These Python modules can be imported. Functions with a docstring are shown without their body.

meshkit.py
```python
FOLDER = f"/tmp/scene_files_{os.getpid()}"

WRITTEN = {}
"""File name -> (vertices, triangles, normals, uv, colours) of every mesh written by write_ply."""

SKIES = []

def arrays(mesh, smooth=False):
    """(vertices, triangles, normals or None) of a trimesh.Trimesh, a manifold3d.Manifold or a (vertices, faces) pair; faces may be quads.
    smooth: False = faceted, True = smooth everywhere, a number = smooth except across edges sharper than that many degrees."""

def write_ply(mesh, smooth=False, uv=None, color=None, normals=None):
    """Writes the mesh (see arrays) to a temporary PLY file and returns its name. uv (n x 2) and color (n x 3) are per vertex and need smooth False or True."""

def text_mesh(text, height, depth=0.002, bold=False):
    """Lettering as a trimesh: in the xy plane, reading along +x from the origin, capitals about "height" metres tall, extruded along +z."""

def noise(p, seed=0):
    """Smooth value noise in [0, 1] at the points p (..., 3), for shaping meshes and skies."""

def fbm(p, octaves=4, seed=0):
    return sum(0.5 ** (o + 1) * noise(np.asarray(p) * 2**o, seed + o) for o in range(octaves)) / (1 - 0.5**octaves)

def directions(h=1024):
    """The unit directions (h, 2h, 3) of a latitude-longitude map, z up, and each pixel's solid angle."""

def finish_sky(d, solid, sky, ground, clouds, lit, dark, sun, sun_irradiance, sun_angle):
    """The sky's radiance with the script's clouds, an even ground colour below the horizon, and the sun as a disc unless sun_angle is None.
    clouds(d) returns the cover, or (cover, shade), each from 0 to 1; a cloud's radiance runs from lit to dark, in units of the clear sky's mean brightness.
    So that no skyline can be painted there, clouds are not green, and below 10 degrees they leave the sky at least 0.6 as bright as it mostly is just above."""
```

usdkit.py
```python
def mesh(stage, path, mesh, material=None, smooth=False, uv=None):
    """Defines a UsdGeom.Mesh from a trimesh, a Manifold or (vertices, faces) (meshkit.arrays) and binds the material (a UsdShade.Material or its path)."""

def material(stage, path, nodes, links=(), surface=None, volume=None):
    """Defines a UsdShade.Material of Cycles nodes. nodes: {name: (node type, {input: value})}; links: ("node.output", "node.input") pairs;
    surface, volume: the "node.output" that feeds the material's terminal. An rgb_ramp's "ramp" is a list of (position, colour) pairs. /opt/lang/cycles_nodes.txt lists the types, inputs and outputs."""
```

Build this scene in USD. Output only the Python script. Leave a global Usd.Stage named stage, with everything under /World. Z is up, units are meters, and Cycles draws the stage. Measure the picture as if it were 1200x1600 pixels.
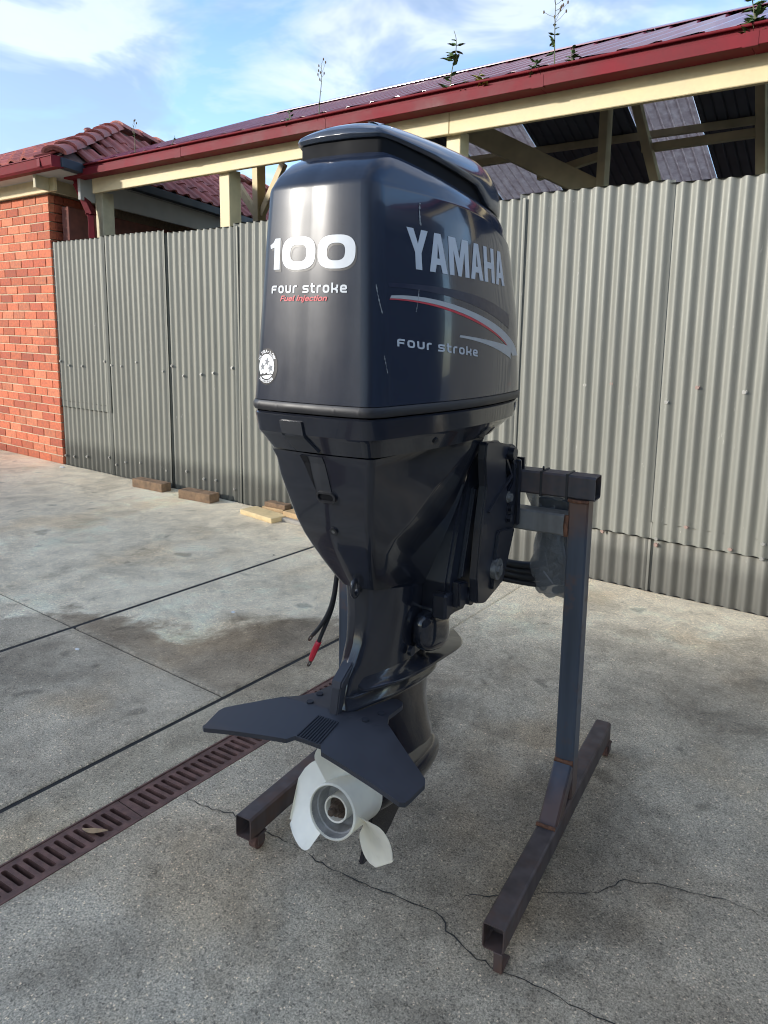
import math, random
import numpy as np
import trimesh
from shapely.geometry import Polygon, LineString, Point, box as sbox
from shapely import affinity
from shapely.ops import unary_union
import meshkit, usdkit
from pxr import Usd, UsdGeom, UsdLux, UsdShade, Gf, Sdf

stage = Usd.Stage.CreateInMemory()
UsdGeom.SetStageUpAxis(stage, "Z")
UsdGeom.SetStageMetersPerUnit(stage, 1.0)
world = UsdGeom.Xform.Define(stage, "/World")
stage.SetDefaultPrim(world.GetPrim())
UsdGeom.Scope.Define(stage, "/World/Looks")

# ------------------------------------------------------------------ camera
CAM_H = 1.4
cam = UsdGeom.Camera.Define(stage, "/World/camera")
right = (0.8242197, 0.5658111, 0.02279669)
up = (-0.10607261, 0.11472101, 0.98771843)
back = (0.55624679, -0.81651509, 0.15457238)
cam.AddTransformOp().Set(Gf.Matrix4d(*right, 0, *up, 0, *back, 0, 0, 0, CAM_H, 1))
AP = 26.0 * 1200 / 1096
cam.CreateFocalLengthAttr(26.0)
cam.CreateHorizontalApertureAttr(AP)
cam.CreateHorizontalApertureOffsetAttr(-71 / 1200 * AP)
cam.CreateVerticalApertureOffsetAttr(-106 / 1200 * AP)
cam.CreateClippingRangeAttr(Gf.Vec2f(0.05, 2000))
cam.CreateExposureAttr(1.88)

# ------------------------------------------------------------------ sun and sky
SUN_EL = math.radians(18)
SUN_AZ = math.atan2(-0.60, -0.80)          # rotation = atan2(x, y) of the direction towards the sun
sd = np.array([math.sin(SUN_AZ) * math.cos(SUN_EL), math.cos(SUN_AZ) * math.cos(SUN_EL), math.sin(SUN_EL)])
sun = UsdLux.DistantLight.Define(stage, "/World/sun")
zax = sd / np.linalg.norm(sd)
xax = np.cross([0, 0, 1.0], zax); xax /= np.linalg.norm(xax)
yax = np.cross(zax, xax)
sun.AddTransformOp().Set(Gf.Matrix4d(*xax, 0, *yax, 0, *zax, 0, 0, 0, 0, 1))
sun.CreateIntensityAttr(0.35)
sun.CreateAngleAttr(2.5)
sun.CreateColorAttr(Gf.Vec3f(1.0, 0.95, 0.87))
sun.CreateNormalizeAttr(True)
dome = UsdLux.DomeLight.Define(stage, "/World/sky")
dome.CreateIntensityAttr(1.0)
SKY = usdkit.material(stage, "/World/Looks/sky_with_clouds", {
    "sky": ("sky_texture", {"sky_type": "single_scattering", "sun_disc": False, "sun_elevation": SUN_EL, "sun_rotation": SUN_AZ, "air_density": 1.0, "aerosol_density": 0.8, "ozone_density": 3.0}),
    "tc": ("texture_coordinate", {}),
    "sep": ("separate_xyz", {}),
    "den": ("math", {"math_type": "maximum", "value2": 0.06}),
    "den2": ("math", {"math_type": "add", "value2": 0.28}),
    "px": ("math", {"math_type": "divide"}),
    "py": ("math", {"math_type": "divide"}),
    "pv": ("combine_xyz", {"z": 0.37}),
    "n1": ("noise_texture", {"scale": 2.3, "detail": 8.0, "roughness": 0.55, "distortion": 0.35}),
    "n2": ("noise_texture", {"scale": 0.9, "detail": 3.0, "roughness": 0.5, "distortion": 0.2}),
    "sv": ("vector_math", {"math_type": "add", "vector2": (0.11, -0.07, 3.1)}),
    "shn": ("noise_texture", {"scale": 3.1, "detail": 5.0, "roughness": 0.55, "distortion": 0.5}),
    "sum": ("math", {"math_type": "multiply_add", "value2": 0.55}),
    "cov": ("rgb_ramp", {"ramp": [(0.0, (0, 0, 0)), (0.68, (0.05,) * 3), (0.75, (0.45,) * 3), (0.84, (0.9,) * 3), (1.0, (0.97,) * 3)]}),
    "shade": ("rgb_ramp", {"ramp": [(0.0, (1.95, 1.83, 1.63)), (0.42, (1.7, 1.6, 1.47)), (0.50, (0.95, 0.93, 0.9)), (0.58, (0.55, 0.56, 0.60)), (1.0, (0.45, 0.47, 0.53))]}),
    "mx": ("mix_color", {}),
    "glow": ("mix_color", {"blend_type": "add", "fac": 0.55, "use_clamp": False}),
    "bg": ("background_shader", {"strength": 0.108}),
}, [("tc.generated", "sep.vector"), ("sep.z", "den.value1"), ("den.value", "den2.value1"), ("sep.x", "px.value1"), ("den2.value", "px.value2"), ("sep.y", "py.value1"), ("den2.value", "py.value2"),
    ("px.value", "pv.x"), ("py.value", "pv.y"), ("pv.vector", "n1.vector"), ("pv.vector", "n2.vector"), ("pv.vector", "sv.vector1"), ("sv.vector", "shn.vector"),
    ("n2.fac", "sum.value1"), ("n1.fac", "sum.value3"), ("sum.value", "cov.fac"), ("shn.fac", "shade.fac"),
    ("cov.color", "mx.fac"), ("sky.color", "mx.a"), ("shade.color", "glow.a"), ("sky.color", "glow.b"), ("glow.result", "mx.b"), ("mx.result", "bg.color")], surface="bg.background")
UsdShade.MaterialBindingAPI.Apply(dome.GetPrim()).Bind(SKY)
dome.GetPrim().SetCustomDataByKey("kind", "structure")

# ------------------------------------------------------------------ helpers
used = {}
def numbered(parent, name):
    k = (parent, name); n = used.get(k, 0); used[k] = n + 1
    return f"{parent}/{name}" + (f"_{n:03d}" if n else "")
def tag(p, label=None, cat=None, group=None, kind=None):
    for k, v in (("label", label), ("category", cat), ("group", group), ("kind", kind)):
        if v: p.SetCustomDataByKey(k, v)
    return p
def thing(name, label=None, cat=None, loc=(0, 0, 0), rotz=0.0, group=None, kind=None):
    x = UsdGeom.Xform.Define(stage, numbered("/World", name))
    x.AddTranslateOp().Set(Gf.Vec3d(*map(float, loc))); x.AddRotateZOp().Set(float(rotz))
    return tag(x.GetPrim(), label, cat, group, kind)
def part(parent, name, mesh, mat, smooth=30, label=None, kind=None):
    pp = "/World" if parent is None else str(parent.GetPath())
    m = usdkit.mesh(stage, numbered(pp, name), mesh, mat, smooth=smooth)
    return tag(m.GetPrim(), label, kind=kind)
def cat(*ms): return trimesh.util.concatenate([m for m in ms])
def bx(x0, x1, y0, y1, z0, z1):
    m = trimesh.creation.box([x1 - x0, y1 - y0, z1 - z0]); m.apply_translation([(x0 + x1) / 2, (y0 + y1) / 2, (z0 + z1) / 2]); return m
def cbox(x0, x1, y0, y1, z0, z1, c=0.004):
    """a box with chamfered edges"""
    pts = []
    for sx, sy, sz in np.ndindex(2, 2, 2):
        p = np.array([(x0, x1)[sx], (y0, y1)[sy], (z0, z1)[sz]], float); d = np.array([1 - 2 * sx, 1 - 2 * sy, 1 - 2 * sz]) * c
        for k in range(3):
            q = p + d; q[k] = p[k]; pts.append(q)
    return trimesh.convex.convex_hull(np.array(pts))
def bar(a, b, w, h, c=0.003, up_=(0, 0, 1)):
    """a straight square section from a to b, w wide and h high"""
    a, b = np.asarray(a, float), np.asarray(b, float); d = b - a; L = np.linalg.norm(d); d /= L
    s = np.cross(d, up_)
    if np.linalg.norm(s) < 1e-6: s = np.cross(d, (1, 0, 0))
    s /= np.linalg.norm(s); t = np.cross(s, d)
    m = cbox(0, L, -w / 2, w / 2, -h / 2, h / 2, c)
    T = np.eye(4); T[:3, 0], T[:3, 1], T[:3, 2], T[:3, 3] = d, s, t, a
    m.apply_transform(T); m.fix_normals(); return m
def tube(pts, r, n=8):
    p = np.asarray(pts, float); rr = np.broadcast_to(r, (len(p),))
    t = np.gradient(p, axis=0); t /= np.linalg.norm(t, axis=1, keepdims=True) + 1e-12
    ref = np.array([0, 0, 1.0]); V = []
    a = np.cross(t[0], ref)
    if np.linalg.norm(a) < 1e-3: a = np.cross(t[0], [1.0, 0, 0])
    a /= np.linalg.norm(a)
    for i in range(len(p)):
        a = a - t[i] * (a @ t[i]); a /= np.linalg.norm(a) + 1e-12; b = np.cross(t[i], a)
        ang = np.arange(n) * 2 * np.pi / n
        V.append(p[i] + rr[i] * (np.cos(ang)[:, None] * a + np.sin(ang)[:, None] * b))
    return loft(V, True, True)
def spline(pts, n=40):
    from scipy.interpolate import CubicSpline
    p = np.asarray(pts, float); t = np.concatenate([[0], np.cumsum(np.linalg.norm(np.diff(p, axis=0), axis=1))])
    return CubicSpline(t, p)(np.linspace(0, t[-1], n))
def loft(rings, cap0=False, cap1=False):
    rings = [np.asarray(r, float) for r in rings]; n = len(rings[0]); V = np.vstack(rings); F = []
    for k in range(len(rings) - 1):
        i = np.arange(n); j = (i + 1) % n; a, b = k * n, (k + 1) * n
        F += [np.stack([a + i, a + j, b + j], 1), np.stack([a + i, b + j, b + i], 1)]
    F = np.vstack(F)
    for flag, k, fl in ((cap0, 0, True), (cap1, len(rings) - 1, False)):
        if flag:
            c = len(V); V = np.vstack([V, rings[k].mean(0)]); i = np.arange(n); j = (i + 1) % n
            f = np.stack([k * n + i, k * n + j, np.full(n, c)], 1)
            F = np.vstack([F, f[:, ::-1] if fl else f])
    m = trimesh.Trimesh(V, F, process=False)
    if cap0 and cap1 and m.volume < 0: m.invert()
    return m
def cyl(a, b, r, n=20, r2=None):
    a, b = np.asarray(a, float), np.asarray(b, float)
    return tube([a, a + (b - a) * 0.5, b], [r, (r + (r2 or r)) / 2, r2 or r], n)
def extr(poly, h0, h1, axis="z"):
    """a shapely polygon as a solid between h0 and h1; axis 'z': (x, y); 'x': polygon is (y, z); 'y': polygon is (x, z)"""
    out = []
    for g in getattr(poly, "geoms", [poly]):
        m = trimesh.creation.extrude_polygon(g, h1 - h0, engine="earcut"); m.apply_translation([0, 0, h0]); v = m.vertices.copy()
        if axis == "x": m = trimesh.Trimesh(v[:, [2, 0, 1]], m.faces, process=False)
        if axis == "y": m = trimesh.Trimesh(v[:, [0, 2, 1]], m.faces[:, ::-1], process=False)
        out.append(m)
    return cat(*out)
def bevel_plate(poly, h0, h1, axis="z", c=0.003):
    """an extruded outline with a small chamfer on both faces"""
    inner = poly.buffer(-c)
    if inner.is_empty or inner.geom_type != "Polygon": return extr(poly, h0, h1, axis)
    s = 1 if h1 > h0 else -1
    return cat(extr(poly, h0 + s * c, h1 - s * c, axis), extr(inner.buffer(c * 0.35), h0, h1, axis))
rng = random.Random(7)

# ------------------------------------------------------------------ materials
MAT = {}
def simple(name, col, rough=0.5, metal=0.0, var=0.15, scale=6.0, bump=0.0, bscale=80.0, coat=0.0, spec=0.5, rvar=0.1, objvar=0.0, col2=None):
    lo = tuple(max(0, c * (1 - var)) for c in col); hi = tuple(min(1, c * (1 + var)) for c in (col2 or col))
    nodes = {"g": ("geometry", {}), "n": ("noise_texture", {"scale": scale, "detail": 6.0, "roughness": 0.6}),
             "r": ("rgb_ramp", {"ramp": [(0.3, lo), (0.7, hi)]}),
             "mr": ("map_range", {"from_min": 0.3, "from_max": 0.7, "to_min": max(0.02, rough - rvar), "to_max": min(1, rough + rvar)}),
             "p": ("principled_bsdf", {"metallic": metal, "coat_weight": coat, "specular_ior_level": spec})}
    links = [("g.position", "n.vector"), ("n.fac", "r.fac"), ("n.fac", "mr.value"), ("mr.result", "p.roughness")]
    if objvar:
        nodes["oi"] = ("object_info", {}); nodes["om"] = ("map_range", {"to_min": 1 - objvar, "to_max": 1 + objvar}); nodes["hs"] = ("hsv", {})
        links += [("oi.random", "om.value"), ("om.result", "hs.value"), ("r.color", "hs.color"), ("hs.color", "p.base_color")]
    else: links.append(("r.color", "p.base_color"))
    if bump:
        nodes["bn"] = ("noise_texture", {"scale": bscale, "detail": 4.0}); nodes["b"] = ("bump", {"strength": bump, "distance": 0.004})
        links += [("g.position", "bn.vector"), ("bn.fac", "b.height"), ("b.normal", "p.normal")]
    MAT[name] = usdkit.material(stage, f"/World/Looks/{name}", nodes, links, surface="p.BSDF")
    return MAT[name]

def concrete(name, tint, light):
    usdkit_nodes = {
        "g": ("geometry", {}), "s": ("separate_xyz", {}),
        "big": ("noise_texture", {"scale": 0.9, "detail": 7.0, "roughness": 0.62, "distortion": 0.4}),
        "mid": ("noise_texture", {"scale": 5.5, "detail": 8.0, "roughness": 0.68}),
        "fine": ("noise_texture", {"scale": 240.0, "detail": 3.0, "roughness": 0.6}),
        "vor": ("voronoi_texture", {"scale": 230.0, "randomness": 1.0}),
        "vs": ("separate_color", {}),
        # worn pale surface towards the fence, with a ragged limit
        "xo": ("math", {"math_type": "multiply_add", "value2": -0.5, "value3": -3.55}),
        "ya": ("math", {"math_type": "add"}),
        "nz": ("math", {"math_type": "multiply_add", "value2": 1.5}),
        "nz2": ("math", {"math_type": "multiply_add", "value2": 0.5}),
        "pale": ("map_range", {"range_type": "smoothstep", "from_min": 0.62, "from_max": 1.55, "to_min": 0.0, "to_max": 1.0, "clamp": True}),
        "edge": ("map_range", {"range_type": "smoothstep", "from_min": 0.80, "from_max": 1.0, "to_min": 0.0, "to_max": 1.0, "clamp": True}),
        "lf": ("map_range", {"range_type": "smoothstep", "from_min": -2.3, "from_max": -1.7, "to_min": 1.0, "to_max": 0.0, "clamp": True}),
        "pm": ("mix_float", {}),
        "dp": ("noise_texture", {"scale": 2.6, "detail": 6.0, "roughness": 0.7, "distortion": 0.6}), "dpr": ("rgb_ramp", {"ramp": [(0.36, (0.5, 0.47, 0.44)), (0.47, (0.86, 0.84, 0.82)), (0.54, (1.0, 1.0, 1.0))]}),
        "wd": ("rgb_ramp", {"ramp": [(0.0, (0.72, 0.67, 0.62)), (1.0, (1.0, 1.0, 1.0))]}), "wi": ("math", {"math_type": "subtract", "value1": 1.0}), "wm": ("math", {"math_type": "multiply"}), "wx": ("math", {"math_type": "subtract", "value1": 1.0}), "yj": ("map_range", {"from_min": 1.60, "from_max": 1.70, "to_min": 0.0, "to_max": 1.0, "clamp": True}), "wm2": ("math", {"math_type": "multiply"}),
        "m6": ("mix_color", {"blend_type": "multiply", "fac": 0.5, "use_clamp": False}), "m7": ("mix_color", {"blend_type": "multiply", "fac": 1.0, "use_clamp": False}),
        "grey": ("rgb_ramp", {"ramp": [(0.33, tuple(0.5 * t for t in tint)), (0.44, tuple(0.8 * t for t in tint)), (0.52, tint), (0.66, tuple(1.35 * t for t in tint))]}),
        "cream": ("rgb_ramp", {"ramp": [(0.32, tuple(0.55 * t for t in light)), (0.42, tuple(0.8 * t for t in light)), (0.52, light), (0.66, tuple(min(0.9, 1.25 * t) for t in light))]}),
        "mixn": ("math", {"math_type": "multiply_add", "value2": 0.5}),
        "half": ("math", {"math_type": "multiply", "value2": 0.5}),
        "base": ("mix_color", {}),
        "agg": ("rgb_ramp", {"ramp": [(0.0, (0.45,) * 3), (0.12, (0.72,) * 3), (0.3, (0.95,) * 3), (0.75, (1.02,) * 3), (0.95, (1.12,) * 3), (0.975, (1.5, 1.47, 1.4)), (1.0, (1.9, 1.85, 1.75))]}),
        "aggf": ("rgb_ramp", {"ramp": [(0.3, (0.5,) * 3), (0.5, (1.0,) * 3), (0.7, (1.5,) * 3)]}),
        "m1": ("mix_color", {"blend_type": "multiply", "fac": 0.85, "use_clamp": False}),
        "m2": ("mix_color", {"blend_type": "multiply", "fac": 0.9, "use_clamp": False}),
        "spots": ("noise_texture", {"scale": 7.0, "detail": 2.0, "roughness": 0.4, "distortion": 0.3}),
        "spr": ("rgb_ramp", {"ramp": [(0.0, (0.45,) * 3), (0.26, (0.55,) * 3), (0.33, (1.0,) * 3)]}),
        "m3": ("mix_color", {"blend_type": "multiply", "fac": 0.8, "use_clamp": False}),
        "rust": ("noise_texture", {"scale": 1.7, "detail": 4.0}),
        "rr": ("rgb_ramp", {"ramp": [(0.52, (1, 1, 1)), (0.66, (1.0, 0.9, 0.78))]}),
        "m4": ("mix_color", {"blend_type": "multiply", "fac": 0.7, "use_clamp": False}),
        "od": ("vector_math", {"math_type": "distance", "vector2": (-0.86, 1.62, 0.0)}),  # oil stain and soft shade under the motor, both put into the concrete colour
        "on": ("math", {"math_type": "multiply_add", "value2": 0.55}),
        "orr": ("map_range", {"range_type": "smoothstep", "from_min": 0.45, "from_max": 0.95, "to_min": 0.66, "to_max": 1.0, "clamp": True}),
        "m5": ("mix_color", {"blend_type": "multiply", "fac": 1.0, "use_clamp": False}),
        "bh": ("math", {"math_type": "multiply_add", "value2": 0.6}),
        "b": ("bump", {"strength": 0.55, "distance": 0.004}),
        "p": ("principled_bsdf", {"roughness": 0.88, "specular_ior_level": 0.3}),
    }
    links = [("g.position", k + ".vector") for k in ("big", "mid", "fine", "vor", "spots", "rust", "s", "dp")] + [
        ("s.x", "xo.value1"), ("xo.value", "ya.value1"), ("s.y", "ya.value2"), ("big.fac", "nz.value1"), ("ya.value", "nz.value3"),
        ("mid.fac", "nz2.value1"), ("nz.value", "nz2.value3"), ("nz2.value", "pale.value"), ("nz2.value", "edge.value"), ("s.x", "lf.value"),
        ("lf.result", "pm.fac"), ("pale.result", "pm.a"), ("edge.result", "pm.b"),
        ("big.fac", "half.value1"), ("mid.fac", "mixn.value1"), ("half.value", "mixn.value3"),
        ("mixn.value", "grey.fac"), ("mixn.value", "cream.fac"), ("pm.result", "base.fac"), ("grey.color", "base.a"), ("cream.color", "base.b"),
        ("vor.color", "vs.color"), ("vs.r", "agg.fac"), ("fine.fac", "aggf.fac"), ("base.result", "m1.a"), ("agg.color", "m1.b"), ("m1.result", "m2.a"), ("aggf.color", "m2.b"),
        ("spots.fac", "spr.fac"), ("m2.result", "m3.a"), ("spr.color", "m3.b"), ("rust.fac", "rr.fac"), ("m3.result", "m4.a"), ("rr.color", "m4.b"),
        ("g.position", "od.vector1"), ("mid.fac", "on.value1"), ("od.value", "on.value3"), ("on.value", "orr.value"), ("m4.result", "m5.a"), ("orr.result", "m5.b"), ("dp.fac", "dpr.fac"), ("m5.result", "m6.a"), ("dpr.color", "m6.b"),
        ("edge.result", "wi.value2"), ("lf.result", "wm.value1"), ("wi.value", "wm.value2"), ("s.y", "yj.value"), ("wm.value", "wm2.value1"), ("yj.result", "wm2.value2"), ("wm2.value", "wx.value2"), ("wx.value", "wd.fac"), ("m6.result", "m7.a"), ("wd.color", "m7.b"), ("m7.result", "p.base_color"), ("fine.fac", "bh.value1"), ("vs.g", "bh.value3"), ("bh.value", "b.height"), ("b.normal", "p.normal")]
    MAT[name] = usdkit.material(stage, f"/World/Looks/{name}", usdkit_nodes, links, surface="p.BSDF")
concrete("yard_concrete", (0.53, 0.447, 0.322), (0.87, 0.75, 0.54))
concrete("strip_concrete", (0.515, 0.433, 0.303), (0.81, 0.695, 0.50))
simple("joint_dirt", (0.03, 0.028, 0.025), 0.95, var=0.4, scale=30)
simple("crack_dirt", (0.05, 0.046, 0.04), 0.95, var=0.4, scale=30)
simple("earth", (0.16, 0.15, 0.13), 0.95, var=0.3, scale=2)

# galvanised sheet: grey-beige zinc with dull streaks, scuffs and a foot darkened by painted-in shadow
def zinc(name, col):
    nodes = {"g": ("geometry", {}), "s": ("separate_xyz", {}),
             "mp": ("mapping", {"scale": (9.0, 9.0, 0.7)}), "n": ("noise_texture", {"scale": 1.0, "detail": 6.0, "roughness": 0.65}),
             "r": ("rgb_ramp", {"ramp": [(0.3, tuple(0.82 * c for c in col)), (0.55, col), (0.75, tuple(1.12 * c for c in col))]}),
             "n2": ("noise_texture", {"scale": 3.0, "detail": 8.0, "roughness": 0.7}),
             "sc": ("mapping", {"scale": (60.0, 60.0, 9.0)}), "n3": ("noise_texture", {"scale": 1.0, "detail": 3.0, "distortion": 1.5}),
             "scr": ("rgb_ramp", {"ramp": [(0.68, (0, 0, 0)), (0.72, (0.55,) * 3)]}), "mask": ("math", {"math_type": "multiply"}),
             "n2r": ("rgb_ramp", {"ramp": [(0.5, (0, 0, 0)), (0.65, (1, 1, 1))]}),
             "mx": ("mix_color", {"b": (0.62, 0.6, 0.53)}),
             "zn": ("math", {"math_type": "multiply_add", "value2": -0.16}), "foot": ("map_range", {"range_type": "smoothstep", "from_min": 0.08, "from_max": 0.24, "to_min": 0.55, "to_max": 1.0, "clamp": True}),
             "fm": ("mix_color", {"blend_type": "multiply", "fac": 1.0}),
             "mr": ("map_range", {"from_min": 0.3, "from_max": 0.7, "to_min": 0.48, "to_max": 0.66}),
             "p": ("principled_bsdf", {"metallic": 0.25, "specular_ior_level": 0.5})}
    links = [("g.position", "mp.vector"), ("mp.vector", "n.vector"), ("n.fac", "r.fac"), ("g.position", "n2.vector"), ("g.position", "sc.vector"), ("sc.vector", "n3.vector"),
             ("n3.fac", "scr.fac"), ("n2.fac", "n2r.fac"), ("scr.color", "mask.value1"), ("n2r.color", "mask.value2"), ("mask.value", "mx.fac"), ("r.color", "mx.a"),
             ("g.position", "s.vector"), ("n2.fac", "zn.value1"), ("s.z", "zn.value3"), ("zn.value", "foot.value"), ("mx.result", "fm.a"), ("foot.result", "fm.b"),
             ("fm.result", "p.base_color"), ("n2.fac", "mr.value"), ("mr.result", "p.roughness")]
    MAT[name] = usdkit.material(stage, f"/World/Looks/{name}", nodes, links, surface="p.BSDF")
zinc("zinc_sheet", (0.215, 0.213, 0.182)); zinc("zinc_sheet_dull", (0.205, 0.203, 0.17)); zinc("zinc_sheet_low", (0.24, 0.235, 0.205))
simple("screw_zinc", (0.38, 0.37, 0.34), 0.4, 0.7); simple("screw_rust", (0.28, 0.19, 0.155), 0.7)
for i, c in enumerate(((0.43, 0.112, 0.05), (0.35, 0.082, 0.04), (0.46, 0.145, 0.07))):
    simple(f"red_brick_{i}", c, 0.85, var=0.28, scale=35, bump=0.6, bscale=160, objvar=0.2)
simple("mortar", (0.50, 0.41, 0.28), 0.95, var=0.2, scale=40, bump=0.7, bscale=200)
simple("terracotta_tile", (0.27, 0.07, 0.055), 0.62, var=0.35, scale=9, bump=0.3, bscale=120, objvar=0.22)
simple("tile_bedding", (0.10, 0.06, 0.05), 0.9, var=0.4, scale=20)
simple("maroon_paint", (0.135, 0.013, 0.018), 0.55, var=0.25, scale=5, spec=0.12)
simple("maroon_roof", (0.17, 0.03, 0.045), 0.24, var=0.2, scale=3, coat=0.6)
simple("cream_timber", (0.56, 0.46, 0.26), 0.6, var=0.12, scale=8, bump=0.12, bscale=25)
simple("cream_timber_dull", (0.50, 0.44, 0.29), 0.7, var=0.2, scale=6, bump=0.12, bscale=25)
simple("soffit_board", (0.40, 0.39, 0.36), 0.8, var=0.1)
simple("dark_roof_sheet", (0.125, 0.13, 0.15), 0.55, 0.2, var=0.2)
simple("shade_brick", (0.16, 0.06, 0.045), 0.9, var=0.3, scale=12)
simple("navy_fascia", (0.02, 0.028, 0.04), 0.6)
MAT["clear_roof_sheet"] = usdkit.material(stage, "/World/Looks/clear_roof_sheet", {
    "g": ("geometry", {}), "n": ("noise_texture", {"scale": 14.0, "detail": 5.0, "roughness": 0.7}), "r": ("rgb_ramp", {"ramp": [(0.3, (0.46, 0.38, 0.36)), (0.7, (0.68, 0.60, 0.56))]}),
    "t": ("translucent_bsdf", {}), "d": ("principled_bsdf", {"roughness": 0.5}), "m": ("mix_closure", {"fac": 0.15})},
    [("g.position", "n.vector"), ("n.fac", "r.fac"), ("r.color", "t.color"), ("r.color", "d.base_color"), ("t.BSDF", "m.closure1"), ("d.BSDF", "m.closure2")], surface="m.closure")
simple("rusty_iron", (0.165, 0.088, 0.068), 0.75, 0.2, var=0.45, scale=28, bump=0.5, bscale=180)
simple("pit_dark", (0.012, 0.011, 0.01), 0.9)
simple("weathered_timber", (0.20, 0.125, 0.07), 0.85, var=0.4, scale=18, bump=0.4, bscale=90)
simple("pale_pine", (0.66, 0.50, 0.26), 0.7, var=0.18, scale=14, bump=0.2)
simple("tan_pine", (0.48, 0.32, 0.16), 0.75, var=0.25, scale=14)
simple("grey_timber", (0.34, 0.31, 0.26), 0.85, var=0.2)
simple("dry_leaf", (0.42, 0.27, 0.14), 0.7, var=0.3, scale=50)
simple("litter_white", (0.75, 0.74, 0.70), 0.6)
simple("weed_green", (0.07, 0.115, 0.035), 0.6, var=0.4, scale=30)
simple("weed_yellow", (0.24, 0.22, 0.05), 0.6, var=0.35, scale=30)
simple("weed_stem", (0.10, 0.105, 0.05), 0.7, var=0.3, scale=30)
simple("seed_head", (0.12, 0.085, 0.055), 0.8, var=0.4, scale=60)
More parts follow.
